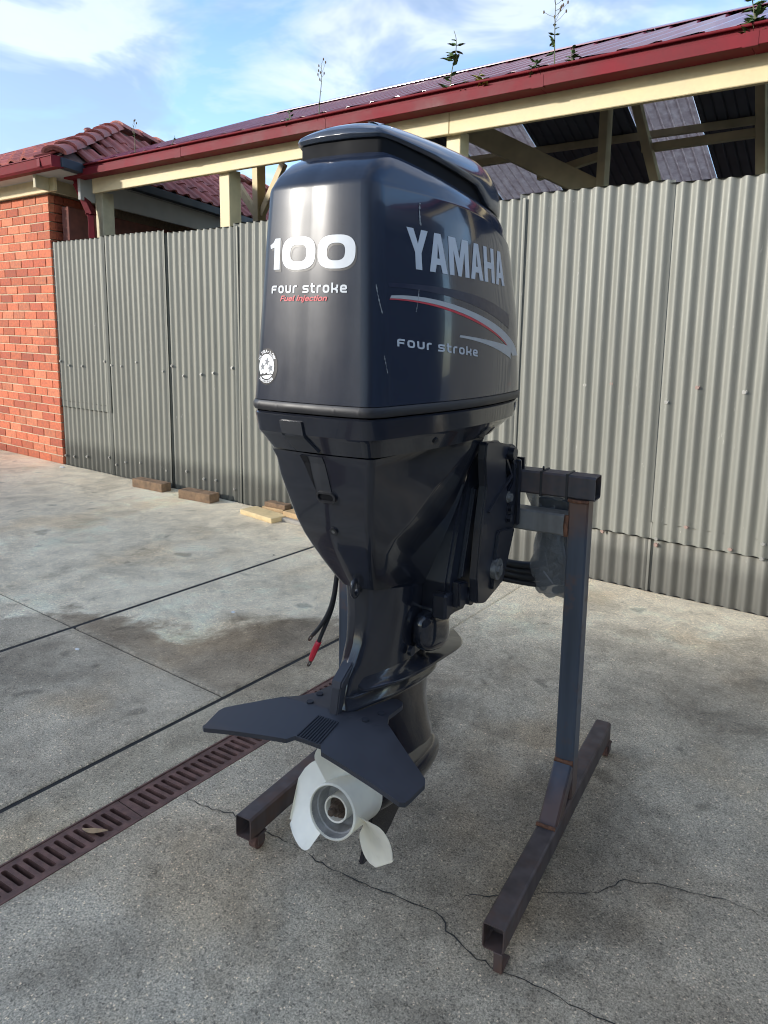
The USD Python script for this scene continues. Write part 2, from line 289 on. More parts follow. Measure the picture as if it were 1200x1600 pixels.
# motor
def paint(name, col, r0, r1, coat, dirt=0.0, scale=3.0, dust=(0.30, 0.31, 0.33), faded=None, spec=0.5):
    nodes = {"g": ("geometry", {}), "n": ("noise_texture", {"scale": scale, "detail": 7.0, "roughness": 0.65}),
             "mr": ("map_range", {"from_min": 0.32, "from_max": 0.7, "to_min": r0, "to_max": r1, "clamp": True}),
             "fl": ("noise_texture", {"scale": 900.0, "detail": 1.0}), "flr": ("rgb_ramp", {"ramp": [(0.4, tuple(0.8 * c for c in col)), (0.62, tuple(1.35 * c for c in col))]}),
             "dr": ("map_range", {"from_min": 0.5, "from_max": 0.8, "to_min": 0.0, "to_max": dirt, "clamp": True}), "mx": ("mix_color", {"b": dust}),
             "ob": ("noise_texture", {"scale": 9.0, "detail": 2.0}), "b": ("bump", {"strength": 0.05, "distance": 0.006}),
             "p": ("principled_bsdf", {"coat_weight": coat, "coat_roughness": 0.03, "specular_ior_level": spec})}
    links = [("g.position", k + ".vector") for k in ("n", "fl", "ob")] + [("n.fac", "mr.value"), ("mr.result", "p.roughness"), ("fl.fac", "flr.fac"), ("n.fac", "dr.value"), ("dr.result", "mx.fac"),
             ("flr.color", "mx.a"), ("mx.result", "p.base_color"), ("ob.fac", "b.height"), ("b.normal", "p.normal")]
    if faded is not None:      # the back of the hood has lost its gloss to the sun
        nodes.update({"fv": ("vector_math", {"math_type": "dot_product", "vector2": (-0.1132, 0.99357, 0.0)}), "fm": ("map_range", {"from_min": 1.2888 - 0.155, "from_max": 1.2888 - 0.125, "to_min": 1.0, "to_max": 0.0, "clamp": True}),
                      "fr": ("mix_float", {"use_clamp": False}), "frr": ("map_range", {"from_min": 0.3, "from_max": 0.7, "to_min": faded - 0.06, "to_max": faded + 0.08}), "fc": ("mix_float", {"a": coat, "b": 0.0}),
                      "sm": ("mapping", {"scale": (22.0, 22.0, 2.2)}), "sn": ("noise_texture", {"scale": 1.0, "detail": 5.0}), "su": ("math", {"math_type": "multiply_add", "value2": 0.5}), "su2": ("math", {"math_type": "multiply", "value2": 0.5})})
        links.remove(("mr.result", "p.roughness"))
        links += [("g.position", "fv.vector1"), ("fv.value", "fm.value"), ("fm.result", "fr.fac"), ("mr.result", "fr.a"), ("g.position", "sm.vector"), ("sm.vector", "sn.vector"), ("n.fac", "su2.value1"), ("sn.fac", "su.value1"), ("su2.value", "su.value3"), ("su.value", "frr.value"),
                  ("frr.result", "fr.b"), ("fr.result", "p.roughness"), ("fm.result", "fc.fac"), ("fc.result", "p.coat_weight")]
    MAT[name] = usdkit.material(stage, f"/World/Looks/{name}", nodes, links, surface="p.BSDF")
paint("cowl_paint", (0.0108, 0.0148, 0.025), 0.08, 0.17, 0.5, dirt=0.015, faded=0.30, spec=0.34)
paint("cap_paint", (0.018, 0.024, 0.036), 0.1, 0.22, 0.6, dirt=0.04)
paint("lower_paint", (0.0095, 0.0105, 0.0145), 0.07, 0.2, 0.5, dirt=0.025)
paint("latch_paint", (0.016, 0.0175, 0.021), 0.34, 0.46, 0.0, dirt=0.04)
paint("bracket_paint", (0.008, 0.0095, 0.015), 0.3, 0.48, 0.1, dirt=0.02)
simple("slot_black", (0.004, 0.0045, 0.006), 0.7, spec=0.15)
simple("black_rubber", (0.014, 0.014, 0.016), 0.5, var=0.3)
simple("foil_plastic", (0.031, 0.032, 0.039), 0.5, var=0.3, scale=7, bump=0.05, bscale=400)
simple("foil_rib", (0.015, 0.017, 0.024), 0.6)
simple("prop_white", (0.88, 0.83, 0.69), 0.4, var=0.07, scale=14, coat=0.05, rvar=0.15)
simple("prop_inside", (0.30, 0.29, 0.27), 0.5, var=0.35, scale=30)
simple("greasy_metal", (0.12, 0.09, 0.07), 0.35, 0.7, var=0.5, scale=40)
simple("bright_steel", (0.55, 0.55, 0.54), 0.25, 0.95)
simple("dull_alloy", (0.20, 0.20, 0.19), 0.5, 0.6, var=0.5, scale=60)
simple("silver_decal", (0.44, 0.47, 0.50), 0.35, var=0.04)
simple("grey_decal", (0.36, 0.37, 0.37), 0.35, var=0.05)
simple("red_decal", (0.50, 0.03, 0.045), 0.4, var=0.05)
simple("navy_decal", (0.004, 0.006, 0.02), 0.3, var=0.05)
simple("black_decal", (0.006, 0.006, 0.008), 0.4)
simple("white_decal", (0.78, 0.79, 0.80), 0.4, var=0.03)
simple("dim_decal", (0.17, 0.18, 0.19), 0.4)
simple("scratch_pale", (0.20, 0.21, 0.21), 0.7, var=0.5, scale=200)
simple("red_sleeve", (0.52, 0.02, 0.04), 0.4)
def steel(name, col, rustcol, lo, hi, rough=0.42, weld=False):
    nodes = {"g": ("geometry", {}), "n": ("noise_texture", {"scale": 7.0, "detail": 7.0, "roughness": 0.68}), "r": ("rgb_ramp", {"ramp": [(lo, (0, 0, 0)), (hi, (1, 1, 1))]}),
             "mp": ("mapping", {"scale": (25.0, 25.0, 2.0)}), "st": ("noise_texture", {"scale": 1.0, "detail": 5.0}), "sr": ("rgb_ramp", {"ramp": [(0.3, tuple(0.7 * c for c in col)), (0.7, tuple(1.35 * c for c in col))]}),
             "mx": ("mix_color", {"b": rustcol}), "mr": ("map_range", {"to_min": rough, "to_max": 0.85}), "b": ("bump", {"strength": 0.3, "distance": 0.003}),
             "p": ("principled_bsdf", {"metallic": 0.25})}
    links = [("g.position", "n.vector"), ("n.fac", "r.fac"), ("g.position", "mp.vector"), ("mp.vector", "st.vector"), ("st.fac", "sr.fac"), ("sr.color", "mx.a")]
    if weld:
        nodes.update({"z": ("separate_xyz", {}), "zo": ("math", {"math_type": "multiply_add", "value2": 0.22}), "up": ("map_range", {"range_type": "smoothstep", "from_min": 0.93, "from_max": 1.06, "to_min": 0.0, "to_max": 0.9, "clamp": True}),
                      "dn": ("map_range", {"range_type": "smoothstep", "from_min": 0.24, "from_max": 0.36, "to_min": 0.75, "to_max": 0.0, "clamp": True}), "m1": ("math", {"math_type": "maximum"}), "m2": ("math", {"math_type": "maximum"})})
        links += [("g.position", "z.vector"), ("n.fac", "zo.value1"), ("z.z", "zo.value3"), ("zo.value", "up.value"), ("zo.value", "dn.value"), ("up.result", "m1.value1"), ("dn.result", "m1.value2"), ("m1.value", "m2.value1"), ("r.color", "m2.value2"), ("m2.value", "mx.fac")]
    else: links.append(("r.color", "mx.fac"))
    links += [
             ("mx.result", "p.base_color"), ("r.color", "mr.value"), ("mr.result", "p.roughness"), ("n.fac", "b.height"), ("b.normal", "p.normal")]
    MAT[name] = usdkit.material(stage, f"/World/Looks/{name}", nodes, links, surface="p.BSDF")
steel("blue_steel", (0.055, 0.068, 0.09), (0.15, 0.085, 0.06), 0.53, 0.68, weld=True)
steel("mill_steel", (0.055, 0.052, 0.058), (0.13, 0.085, 0.07), 0.5, 0.75)
steel("foot_steel", (0.085, 0.068, 0.066), (0.15, 0.085, 0.06), 0.45, 0.7, 0.55)
steel("grey_steel", (0.17, 0.17, 0.165), (0.12, 0.11, 0.10), 0.5, 0.8)
simple("weld_rust", (0.17, 0.075, 0.04), 0.85, var=0.5, scale=60, bump=0.8, bscale=200)
MAT["clear_bag"] = usdkit.material(stage, "/World/Looks/clear_bag", {
    "g": ("geometry", {}), "n": ("noise_texture", {"scale": 26.0, "detail": 5.0, "distortion": 1.2}), "b": ("bump", {"strength": 0.9, "distance": 0.012}),
    "t": ("transparent_bsdf", {"color": (0.93, 0.94, 0.95)}), "gl": ("principled_bsdf", {"base_color": (0.16, 0.165, 0.17), "roughness": 0.1}), "m": ("mix_closure", {"fac": 0.62})},
    [("g.position", "n.vector"), ("n.fac", "b.height"), ("b.normal", "gl.normal"), ("t.BSDF", "m.closure1"), ("gl.BSDF", "m.closure2")], surface="m.closure")
simple("bag_contents", (0.06, 0.065, 0.072), 0.6, var=0.4, scale=40)
simple("gable_wall", (0.30, 0.17, 0.12), 0.9, var=0.2, scale=20)
simple("garage_wall", (0.022, 0.025, 0.032), 0.8, var=0.2)

# ------------------------------------------------------------------ ground: slabs, joints, drain
g_base = part(None, "ground", bx(-250, 250, -250, 250, -0.4, -0.10), MAT["earth"], False); tag(g_base, kind="structure")
yard = thing("concrete_yard", kind="structure")
def slab(x0, x1, y0, y1, m="yard_concrete", z=0.0, name="slab"):
    c = 0.007
    rings = [[(x0, y0, -0.09), (x1, y0, -0.09), (x1, y1, -0.09), (x0, y1, -0.09)], [(x0, y0, z - c), (x1, y0, z - c), (x1, y1, z - c), (x0, y1, z - c)],
             [(x0 + c, y0 + c, z), (x1 - c, y0 + c, z), (x1 - c, y1 - c, z), (x0 + c, y1 - c, z)]]
    return part(yard, name, loft(rings, True, True), MAT[m], False)
part(yard, "bedding", bx(-16, 6, -9, 5.5, -0.12, -0.03), MAT["joint_dirt"], False)
YJ, XJ, XK, DX0, DX1, j = 1.652, -3.135, -2.064, -1.838, -1.702, 0.0035
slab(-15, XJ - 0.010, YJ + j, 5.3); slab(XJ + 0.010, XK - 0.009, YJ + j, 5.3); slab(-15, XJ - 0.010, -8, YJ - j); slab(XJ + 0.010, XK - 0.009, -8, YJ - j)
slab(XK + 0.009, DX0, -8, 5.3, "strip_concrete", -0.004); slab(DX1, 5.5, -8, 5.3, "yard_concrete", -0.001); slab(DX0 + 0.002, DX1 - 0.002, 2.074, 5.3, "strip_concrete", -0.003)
for q in ((XJ - 0.014, XJ + 0.014, -8, 5.3), (-15, XK, YJ - j - 0.004, YJ + j + 0.004), (XK - 0.015, XK + 0.015, -8, 5.3)): part(yard, 'joint_filler', bx(*q, -0.08, -0.0090 - 0.0006 * (q[0] < -14) + 0.0055 * (-4 < q[0] < -3)), MAT['joint_dirt'], False)
def crack(pts, w, seed, name="crack"):
    r = np.random.default_rng(seed); P = [np.array(pts[0], float)]
    for a, b in zip(pts[:-1], pts[1:]):
        a, b = np.array(a, float), np.array(b, float); n = max(2, int(np.linalg.norm(b - a) / 0.018)); d = (b - a) / np.linalg.norm(b - a); q = np.array([-d[1], d[0]])
        for k in range(1, n + 1): P.append(a + (b - a) * k / n + q * r.normal(0, 0.0035) * (k < n))
    P = np.array(P); t = np.gradient(P, axis=0); t /= np.linalg.norm(t, axis=1, keepdims=True); q = np.stack([-t[:, 1], t[:, 0]], 1)
    ww = (w * (0.35 + 1.0 * r.random(len(P))) * np.minimum(1, np.minimum(np.arange(len(P)) / 6 + 0.25, np.arange(len(P))[::-1] / 6 + 0.25)))[:, None]
    V = np.vstack([np.c_[P + q * ww, np.full(len(P), 0.0012)], np.c_[P - q * ww, np.full(len(P), 0.0012)]]); n = len(P); i = np.arange(n - 1)
    F = np.vstack([np.stack([i, i + n, i + 1], 1), np.stack([i + 1, i + n, i + n + 1], 1)])
    part(yard, name, trimesh.Trimesh(V, F, process=False), MAT["crack_dirt"], False)
crack([(-1.25, 1.24), (-1.14, 1.235), (-1.038, 1.245), (-0.93, 1.265), (-0.824, 1.282), (-0.75, 1.25), (-0.673, 1.226), (-0.6, 1.235), (-0.518, 1.25), (-0.44, 1.252), (-0.364, 1.263), (-0.25, 1.24)], 0.0017, 1)
crack([(-0.824, 1.282), (-0.80, 1.33), (-0.79, 1.366), (-0.70, 1.43), (-0.633, 1.495), (-0.52, 1.575), (-0.48, 1.66), (-0.416, 1.691), (-0.33, 1.715), (-0.239, 1.747), (-0.13, 1.74)], 0.0013, 2)
crack([(-1.702, 1.20), (-1.62, 1.195), (-1.55, 1.215), (-1.484, 1.222), (-1.38, 1.23), (-1.25, 1.24)], 0.0015, 3)
crack([(-1.25, 1.24), (-1.2, 1.32), (-1.22, 1.46), (-1.16, 1.55)], 0.0010, 4)
# trench drain: cast iron grates on a dark channel
drain = thing("trench_drain", "rusty cast iron slotted drain running across the concrete yard", "drain")
part(drain, "channel", bx(DX0 + 0.004, DX1 - 0.004, -3.2, 2.07, -0.088, -0.062), MAT["pit_dark"], False)
part(drain, "channel_side", bx(DX0, DX0 + 0.005, -3.2, 2.07, -0.085, -0.004), MAT["rusty_iron"], False); part(drain, "channel_side", bx(DX1 - 0.005, DX1, -3.2, 2.07, -0.085, -0.004), MAT["rusty_iron"], False)
GL = 0.5
def grate_mesh():
    w0, w1 = DX0 + 0.007, DX1 - 0.007
    p = sbox(w0, 0.002, w1, GL - 0.002)
    n = 17; holes = []
    for k in range(n):
        y = 0.018 + (k + 0.5) * (GL - 0.036) / n
        holes.append(LineString([(w0 + 0.024, y - 0.003), (w1 - 0.024, y + 0.003)]).buffer(0.0072, quad_segs=3))
    return extr(p.difference(unary_union(holes)), -0.028, -0.006, "z")
gm = grate_mesh()
for k in range(10):
    m = gm.copy(); m.apply_translation([0, -2.93 + k * GL, rng.uniform(-0.0015, 0.0015)])
    part(drain, "grate", m, MAT["rusty_iron"], False)
# ------------------------------------------------------------------ brick house at the left
house = thing("brick_house", "red brick house with terracotta hip roof and maroon gutter left of the fence", "house")
CX, CY = -7.06, 3.72            # outer corner of the brickwork
hd = np.array([-0.328, 0.945])  # direction of its side wall
hw_side = np.array([0.945, 0.328])
# the wall stops just behind the brick faces so that the mortar joints are recessed
core = Polygon([(-13, CY + 0.006), (CX - 0.008, CY + 0.006), (CX - 0.008 + hd[0] * 5, CY + 0.006 + hd[1] * 5), (-13, CY + 5)])
wall = part(house, "wall", extr(core, -0.05, 2.70), MAT["mortar"], False)
BH, BL, MJ = 0.0757, 0.228, 0.0100
H = 2.66 / 31
nb = 0
for c in range(31):
    z0 = 0.004 + c * H
    x = CX
    first = BL if c % 2 == 0 else BL / 2 - 0.005
    k = 0
    while x > -8.85:
        L = first if k == 0 else BL
        dz = rng.uniform(-0.0012, 0.0012); dp = rng.uniform(-0.002, 0.002)
        b = cbox(x - L, x, CY - 0.001 + dp, CY + 0.06, z0 + dz, z0 + H - MJ + dz, 0.003)
        part(wall, "brick", b, MAT[f"red_brick_{rng.choice((0, 0, 1, 2))}"], False); nb += 1
        x -= L + MJ; k += 1
# side return, only seen above the fence
for c in range(25, 31):
    z0 = 0.004 + c * H; s = 0.004
    for k in range(3):
        L = (BL / 2 - 0.005 if c % 2 == 0 else BL) if k == 0 else BL
        m = cbox(-0.05, 0.0, s, s + L, z0, z0 + H - MJ, 0.003)
        T = np.eye(4); T[:2, 0] = hw_side; T[:2, 1] = hd; T[:2, 3] = (CX, CY + 0.062)
        m.apply_transform(T); part(wall, "brick", m, MAT["red_brick_1"], False); s += L + MJ
# eaves: fascia, gutter
E0 = np.array([-6.36, 3.42]); EZ = 2.87
def along(s, w=0.0): return E0 + hd * s + hw_side * w
part(house, "fascia", cbox(-13, -6.82, 3.66, 3.69, 2.655, 2.79), MAT["cream_timber"], False)
sof = Polygon([(-13, 3.47), (-6.42, 3.47), tuple(E0 + hd * 5.9 - hw_side * 0.05), (-13, 9.0)])
part(house, "soffit", extr(sof, 2.775, 2.79), MAT["soffit_board"], False)
fs0, fs1 = E0 + hd * 0.25 - hw_side * 0.46, E0 + hd * 5.5 - hw_side * 0.46
part(house, "side_fascia", bar((*fs0, 2.72), (*fs1, 2.72), 0.03, 0.12), MAT["cream_timber_dull"], False)
gut_prof = [(0, 0), (0.012, -0.07), (0.03, -0.088), (0.10, -0.088), (0.10, 0.01), (0.094, 0.01), (0.094, -0.08), (0.034, -0.08), (0.018, -0.066), (0.006, 0.008), (-0.006, 0.008), (-0.008, 0.0)]
gp = Polygon([(3.40 + a, 2.862 + b) for a, b in gut_prof])
part(house, "gutter", extr(gp, -13, -6.36, "x"), MAT["maroon_paint"], False)
part(house, "gutter_end", cbox(-6.36, -6.352, 3.395, 3.505, 2.772, 2.868, 0.002), MAT["maroon_paint"], False)
part(house, "gutter_bracket", cbox(-6.60, -6.55, 3.396, 3.40, 2.79, 2.86, 0.002), MAT["maroon_paint"], False)
# side eave running back under the carport roof
a0, a1 = along(0.05, 0), along(5.5, 0)
part(house, "side_gutter", bar((*a0, EZ - 0.05), (*a1, EZ - 0.05), 0.09, 0.08), MAT["navy_fascia"], False)
s0, s1 = along(0.4, -0.10), along(5.5, -0.10)
part(house, "side_board", bar((*s0, EZ - 0.17), (*s1, EZ - 0.17), 0.03, 0.26), MAT["soffit_board"], False)
s0, s1 = along(0.6, -0.45), along(7, -0.45)
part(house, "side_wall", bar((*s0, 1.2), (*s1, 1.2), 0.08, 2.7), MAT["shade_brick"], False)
# hip roof
PITCH = math.radians(27)
apex = np.array([-7.98, 5.05, 3.70])
nx = np.array([hw_side[0], hw_side[1], 0])
r_end = np.array([apex[0] + hd[0] * 4.2, apex[1] + hd[1] * 4.2, apex[2]])
C0 = np.array([E0[0], E0[1], EZ]); C1 = np.array([*(E0 + hd * 6.3), EZ]); CL = np.array([-12.5, E0[1], EZ])
# under-roof solid
rv = np.array([C0, C1, r_end, apex, CL, (-12.5, 10, EZ)])
roof = part(house, "roof", trimesh.Trimesh(rv - [0, 0, 0.03], [[0, 1, 2], [0, 2, 3], [0, 3, 4]], process=False), MAT["tile_bedding"], False)
def tile_mesh(w=0.235, L=0.34, amp=0.024):
    s = np.linspace(0, 1, 9); prof = amp * (np.clip(np.sin(s * 2 * np.pi), -0.35, 1)); P = []
    for zz in (0.022, 0.0):
        for t in (0.0, L): P.append(np.c_[s * w, np.full(9, t), prof + zz + 0.006 - 0.045 * t])
    fr, bk, fr2, bk2 = P
    V = np.vstack([fr, bk, fr2, bk2]); F = []
    for k in range(8):
        F += [[k, k + 1, 10 + k], [k, 10 + k, 9 + k], [18 + k, 28 + k, 19 + k], [18 + k, 27 + k, 28 + k], [k, 18 + k, 19 + k], [k, 19 + k, k + 1]]
    F += [[0, 9, 27], [0, 27, 18], [8, 26, 35], [8, 35, 17]]
    return trimesh.Trimesh(V, F, process=False)
TM = tile_mesh()
def tile_face(P0, ex, P_apexes, smax, name="roof_tile"):
    """tiles on the plane through P0 (eave), ex along the eave, clipped to a polygon given in plane coordinates"""
    poly3 = [np.asarray(p, float) for p in P_apexes]
    ex = np.asarray(ex, float) / np.linalg.norm(ex)
    n = np.cross(ex, poly3[2] - P0); n /= np.linalg.norm(n); n *= np.sign(n[2]); ey = np.cross(n, ex)
    if ey[2] < 0: ey = -ey
    pl = Polygon([((p - P0) @ ex, (p - P0) @ ey) for p in poly3])
    cnt = 0; rows = int(pl.bounds[3] / 0.27) + 1
    for r in range(rows):
        u0 = pl.bounds[0]; k = 0
        while u0 + k * 0.235 < pl.bounds[2]:
            uu = u0 + k * 0.235; vv = r * 0.27
            if pl.buffer(0.01).contains(sbox(uu + 0.07, vv + 0.02, uu + 0.165, vv + 0.25)) and cnt < smax:
                m = TM.copy(); T = np.eye(4); exx = ex; eyy = ey + n * rng.uniform(-0.012, 0.012)
                T[:3, 0], T[:3, 1], T[:3, 2], T[:3, 3] = exx, eyy, n, P0 + ex * uu + ey * vv
                m.apply_transform(T)
                if np.linalg.det(T[:3, :3]) < 0: m.invert()
                part(roof, name, m, MAT["terracotta_tile"], 50); cnt += 1
            k += 1
    return cnt
n1 = tile_face(C0, C1 - C0, [C0, C1, r_end, apex], 230)
n2 = tile_face(np.array([-9.6, E0[1], EZ]), (1, 0, 0), [(-10.2, E0[1], EZ), C0, apex, (-10.2, E0[1] + 1.63, apex[2])], 130)
def cap_row(a, b, name="ridge_tile"):
    a, b = np.asarray(a, float), np.asarray(b, float); d = b - a; L = np.linalg.norm(d); d /= L; n = int(L / 0.34)
    side = np.cross(d, (0, 0, 1)); side /= np.linalg.norm(side); upv = np.cross(side, d)
    for k in range(n):
        rings = []
        for t, rr in ((0, 0.105), (0.38, 0.088)):
            c = a + d * (k * L / n + t) + upv * (0.012 - 0.02 * (t > 0)); ang = np.linspace(-0.15, np.pi + 0.15, 9)
            rings.append([c + side * rr * math.cos(q) + upv * (rr * 0.62 * math.sin(q) - 0.02) for q in ang] + [c + side * (rr - 0.02) * math.cos(q) + upv * ((rr - 0.02) * 0.62 * math.sin(q) - 0.02) for q in ang[::-1]])
        part(roof, name, loft(rings, True, True), MAT["terracotta_tile"], 40)
cap_row(C0 + (apex - C0) * 0.01 + [0, 0, 0.02], apex + [0, 0, 0.03]); cap_row(apex + [0, 0, 0.03], r_end + [0, 0, 0.03])

# ------------------------------------------------------------------ carport behind the fence
carport = thing("carport", "cream timber carport with maroon metal roof and gutter behind the fence", "carport")
X0, X1 = -6.73, 2.4
part(carport, "fascia_beam", cbox(-6.5, -2.53, 3.845, 3.885, 2.632, 2.80), MAT["cream_timber"], False)
part(carport, "fascia_beam", cbox(-2.527, X1, 3.845, 3.885, 2.630, 2.80), MAT["cream_timber"], False)
GY = 3.71
def gutter_length(a, b):
    return cat(cbox(a, b, GY, GY + 0.006, 2.757, 2.816, 0.0015), bx(a, b, GY + 0.006, GY + 0.125, 2.757, 2.762), bx(a, b, GY + 0.120, GY + 0.125, 2.762, 2.868), bx(a, b, GY + 0.006, GY + 0.03, 2.811, 2.815),
               bx(a, b, GY + 0.03, GY + 0.034, 2.811, 2.850), cat(tube([(a, GY + 0.012, 2.853), ((a + b) / 2, GY + 0.012, 2.853), (b, GY + 0.012, 2.853)], 0.0075, 10)), bx(a, b, GY + 0.014, GY + 0.03, 2.8475, 2.850))
for a, b in ((X0, -5.03), (-5.027, -3.47), (-3.467, -1.865), (-1.862, -0.78), (-0.777, X1)):
    part(carport, "gutter", gutter_length(a, b), MAT["maroon_paint"], 40)
for x in (-5.03, -3.47, -1.865, -0.78):
    part(carport, "gutter_joiner", cat(bx(x - 0.035, x + 0.035, GY - 0.0022, GY - 0.0002, 2.755, 2.817), bx(x - 0.035, x + 0.035, GY - 0.0022, GY + 0.03, 2.753, 2.7555)), MAT["maroon_paint"], False)
part(carport, "gutter_end", cbox(X0 - 0.006, X0, GY - 0.002, GY + 0.125, 2.758, 2.876, 0.002), MAT["maroon_paint"], False)
part(carport, "eave_lining", bx(X0, X1, GY + 0.126, 3.844, 2.79, 2.797), MAT["cream_timber_dull"], False)
dp = [(-6.69, 3.80, 2.78), (-6.68, 3.81, 2.73), (-6.57, 3.87, 2.44), (-6.56, 3.88, 2.40), (-6.56, 3.88, 0.0)]
part(carport, "downpipe", cat(bar(dp[0], dp[1], 0.07, 0.05), bar(dp[1], dp[2], 0.085, 0.055), bar(dp[2], dp[4], 0.085, 0.055)), MAT["maroon_paint"], False)
part(carport, "pipe_clip", bar((-6.56, 3.848, 2.44), (-6.56, 3.848, 2.455), 0.095, 0.01), MAT["maroon_paint"], False)
RP = math.tan(math.radians(23.5)); RY0, RZ0, RY1 = 3.79, 2.872, 6.1; RZ1 = RZ0 + RP * (RY1 - RY0)
def ribbed(x0, x1, y0, z0, y1, z1, pitch=0.19, amp=0.024, th=0.002):
    """profiled metal sheet with narrow ribs running up the slope"""
    xs, hs = [], []
    n = max(1, int(round((x1 - x0) / pitch))); p = (x1 - x0) / n
    for k in range(n):
        for f, h in ((0, 0), (0.36, 0), (0.44, 1), (0.56, 1), (0.64, 0)): xs.append(x0 + (k + f) * p); hs.append(h * amp)
    xs.append(x1); hs.append(0); xs, hs = np.array(xs), np.array(hs)
    top0, top1 = np.c_[xs, np.full(len(xs), y0), z0 + hs], np.c_[xs, np.full(len(xs), y1), z1 + hs]
    ring0 = np.vstack([top0, top0[::-1] - [0, 0, th]]); ring1 = np.vstack([top1, top1[::-1] - [0, 0, th]])
    return loft([ring0, ring1], True, True)
def corr(x0, x1, z0, z1, pitch=0.076, amp=0.0085, seg=10, rows=1):
    n = int(round((x1 - x0) / pitch * seg)); x = np.linspace(x0, x1, n + 1); return x, amp * np.cos(2 * np.pi * (x - x0) / pitch)
for k in range(11):
    xa = X0 + k * 0.83
    part(carport, "roof_sheet", ribbed(xa, min(xa + 0.828, X1), RY0, RZ0 - 0.0, RY1, RZ1), MAT["maroon_roof"], False)
ridge = Polygon([(RY1 - 0.16, RZ1 - 0.03), (RY1, RZ1 + 0.045), (RY1 + 0.16, RZ1 - 0.03), (RY1 + 0.16, RZ1 - 0.036), (RY1, RZ1 + 0.039), (RY1 - 0.16, RZ1 - 0.036)])
for k in range(4): part(carport, "ridge_cap", extr(ridge, X0 + 0.3 + k * 2.2, X0 + 0.3 + k * 2.2 + 2.195, "x"), MAT["maroon_roof"], False)
BY1 = 9.6; BZ1 = RZ1 - RP * (BY1 - RY1)
# back slope: dark steel sheets with two clear ones
clear = [(-4.40, -3.58), (-2.47, -1.88)]
xs = [X0, -5.6, -4.40, -3.58, -2.47, -1.88, -1.2, -0.4, 0.6, 1.5, X1]
for a, b in zip(xs[:-1], xs[1:]):
    is_clear = (a, b) in clear
    part(carport, "clear_roof_sheet" if is_clear else "back_roof_sheet", ribbed(a + 0.002, b - 0.002, RY1 + 0.01, RZ1 - 0.01, BY1, BZ1, 0.10, 0.018), MAT["clear_roof_sheet" if is_clear else "dark_roof_sheet"], False)
for yb in (7.15, 8.25):
    zb = RZ1 - RP * (yb - RY1) - 0.045
    part(carport, "purlin", cbox(X0, X1, yb - 0.022, yb + 0.022, zb - 0.04, zb + 0.03), MAT["cream_timber_dull"], False)
def post(x, y, w=0.105, top=2.66, m="cream_timber", z0=0.0): return part(carport, "post", cbox(x - w / 2, x + w / 2, y - w / 2, y + w / 2, z0, top), MAT[m], False)
post(-6.56, 4.0, 0.12, m="cream_timber_dull"); post(-4.70, 3.955, 0.12); post(-2.53, 3.955, 0.105); post(0.4, 3.955)
# roof trusses seen through the opening
def member(a, b, w=0.045, h=0.10, m="cream_timber_dull", name="truss_member"): part(carport, name, bar(a, b, w, h), MAT[m], False)
member((-1.965, 5.0, 2.2), (-1.965, 5.0, 3.25), 0.10, 0.06)
member((-1.76, 5.0, 3.02), (-1.53, 5.0, 2.30), 0.08, 0.06)
member((-3.08, 4.6, 3.0), (-1.98, 5.05, 2.43), 0.06, 0.15)
member((-0.975, 5.0, 3.1), (-0.90, 5.0, 2.25), 0.085, 0.06)
member((-1.71, 5.05, 2.705), (-0.93, 5.05, 2.715), 0.05, 0.055)
member((-3.05, 5.05, 2.755), (-2.55, 5.05, 2.765), 0.05, 0.05)
member((-2.5, 5.05, 2.6), (-1.98, 5.05, 2.70), 0.05, 0.055)
member((-6.62, 6.0, 2.3), (-6.62, 6.0, 3.5), 0.13, 0.09, "cream_timber")
member((-6.98, 6.0, 3.13), (-6.66, 6.0, 2.76), 0.06, 0.08, "cream_timber"); member((-6.58, 6.0, 2.76), (-6.20, 6.0, 3.3), 0.06, 0.08, "cream_timber")
for x in (-5.6, -4.7, -3.6, -2.5, -0.3, 0.6):
    member((x, 3.95, 2.84), (x, RY1, RZ1 - 0.12), 0.045, 0.11, name="rafter")
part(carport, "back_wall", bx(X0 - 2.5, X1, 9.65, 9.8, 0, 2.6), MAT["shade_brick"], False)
slabm = part(carport, "floor", bx(-6.7, X1, 4.1, 9.65, -0.09, -0.02), MAT["earth"], False)

# ------------------------------------------------------------------ corrugated iron fence
fence = thing("corrugated_fence", "tall fence of weathered grey corrugated iron sheets across the yard", "fence")
def fy(x): return 3.842 + 0.0155 * x
def corr_sheet(x0, x1, z0, z1, off=0.0, seed=0, phase=0.0):
    n = int((x1 - x0) / 0.0075); x = np.linspace(x0, x1, n + 1); r = np.random.default_rng(seed)
    zs = np.linspace(z0, z1, 9); rows = []
    top_w = r.normal(0, 0.0015, len(x)); 
    for th in (0.0, 0.0012):
        for k, z in enumerate(zs):
            warp = 0.0065 * (meshkit.noise(np.c_[x * 1.3, np.full(len(x), z * 0.9), np.full(len(x), seed * 3.7)], seed) - 0.5) * 2
            y = fy(x) + off - 0.0108 * np.cos(2 * np.pi * (x - x0) / 0.0763 + phase) + warp + th
            rows.append(np.c_[x, y, np.full(len(x), z)])
    N = len(x); ring = []
    front, backr = rows[:9], rows[9:]
    loops = [np.vstack([f, b[::-1]]) for f, b in zip(front, backr)]
    return loft(loops, True, True)
seams = [-7.085, -6.215, -5.33, -4.44, -3.62, -2.80, -1.985, -1.143, -0.30, 0.54, 1.30]
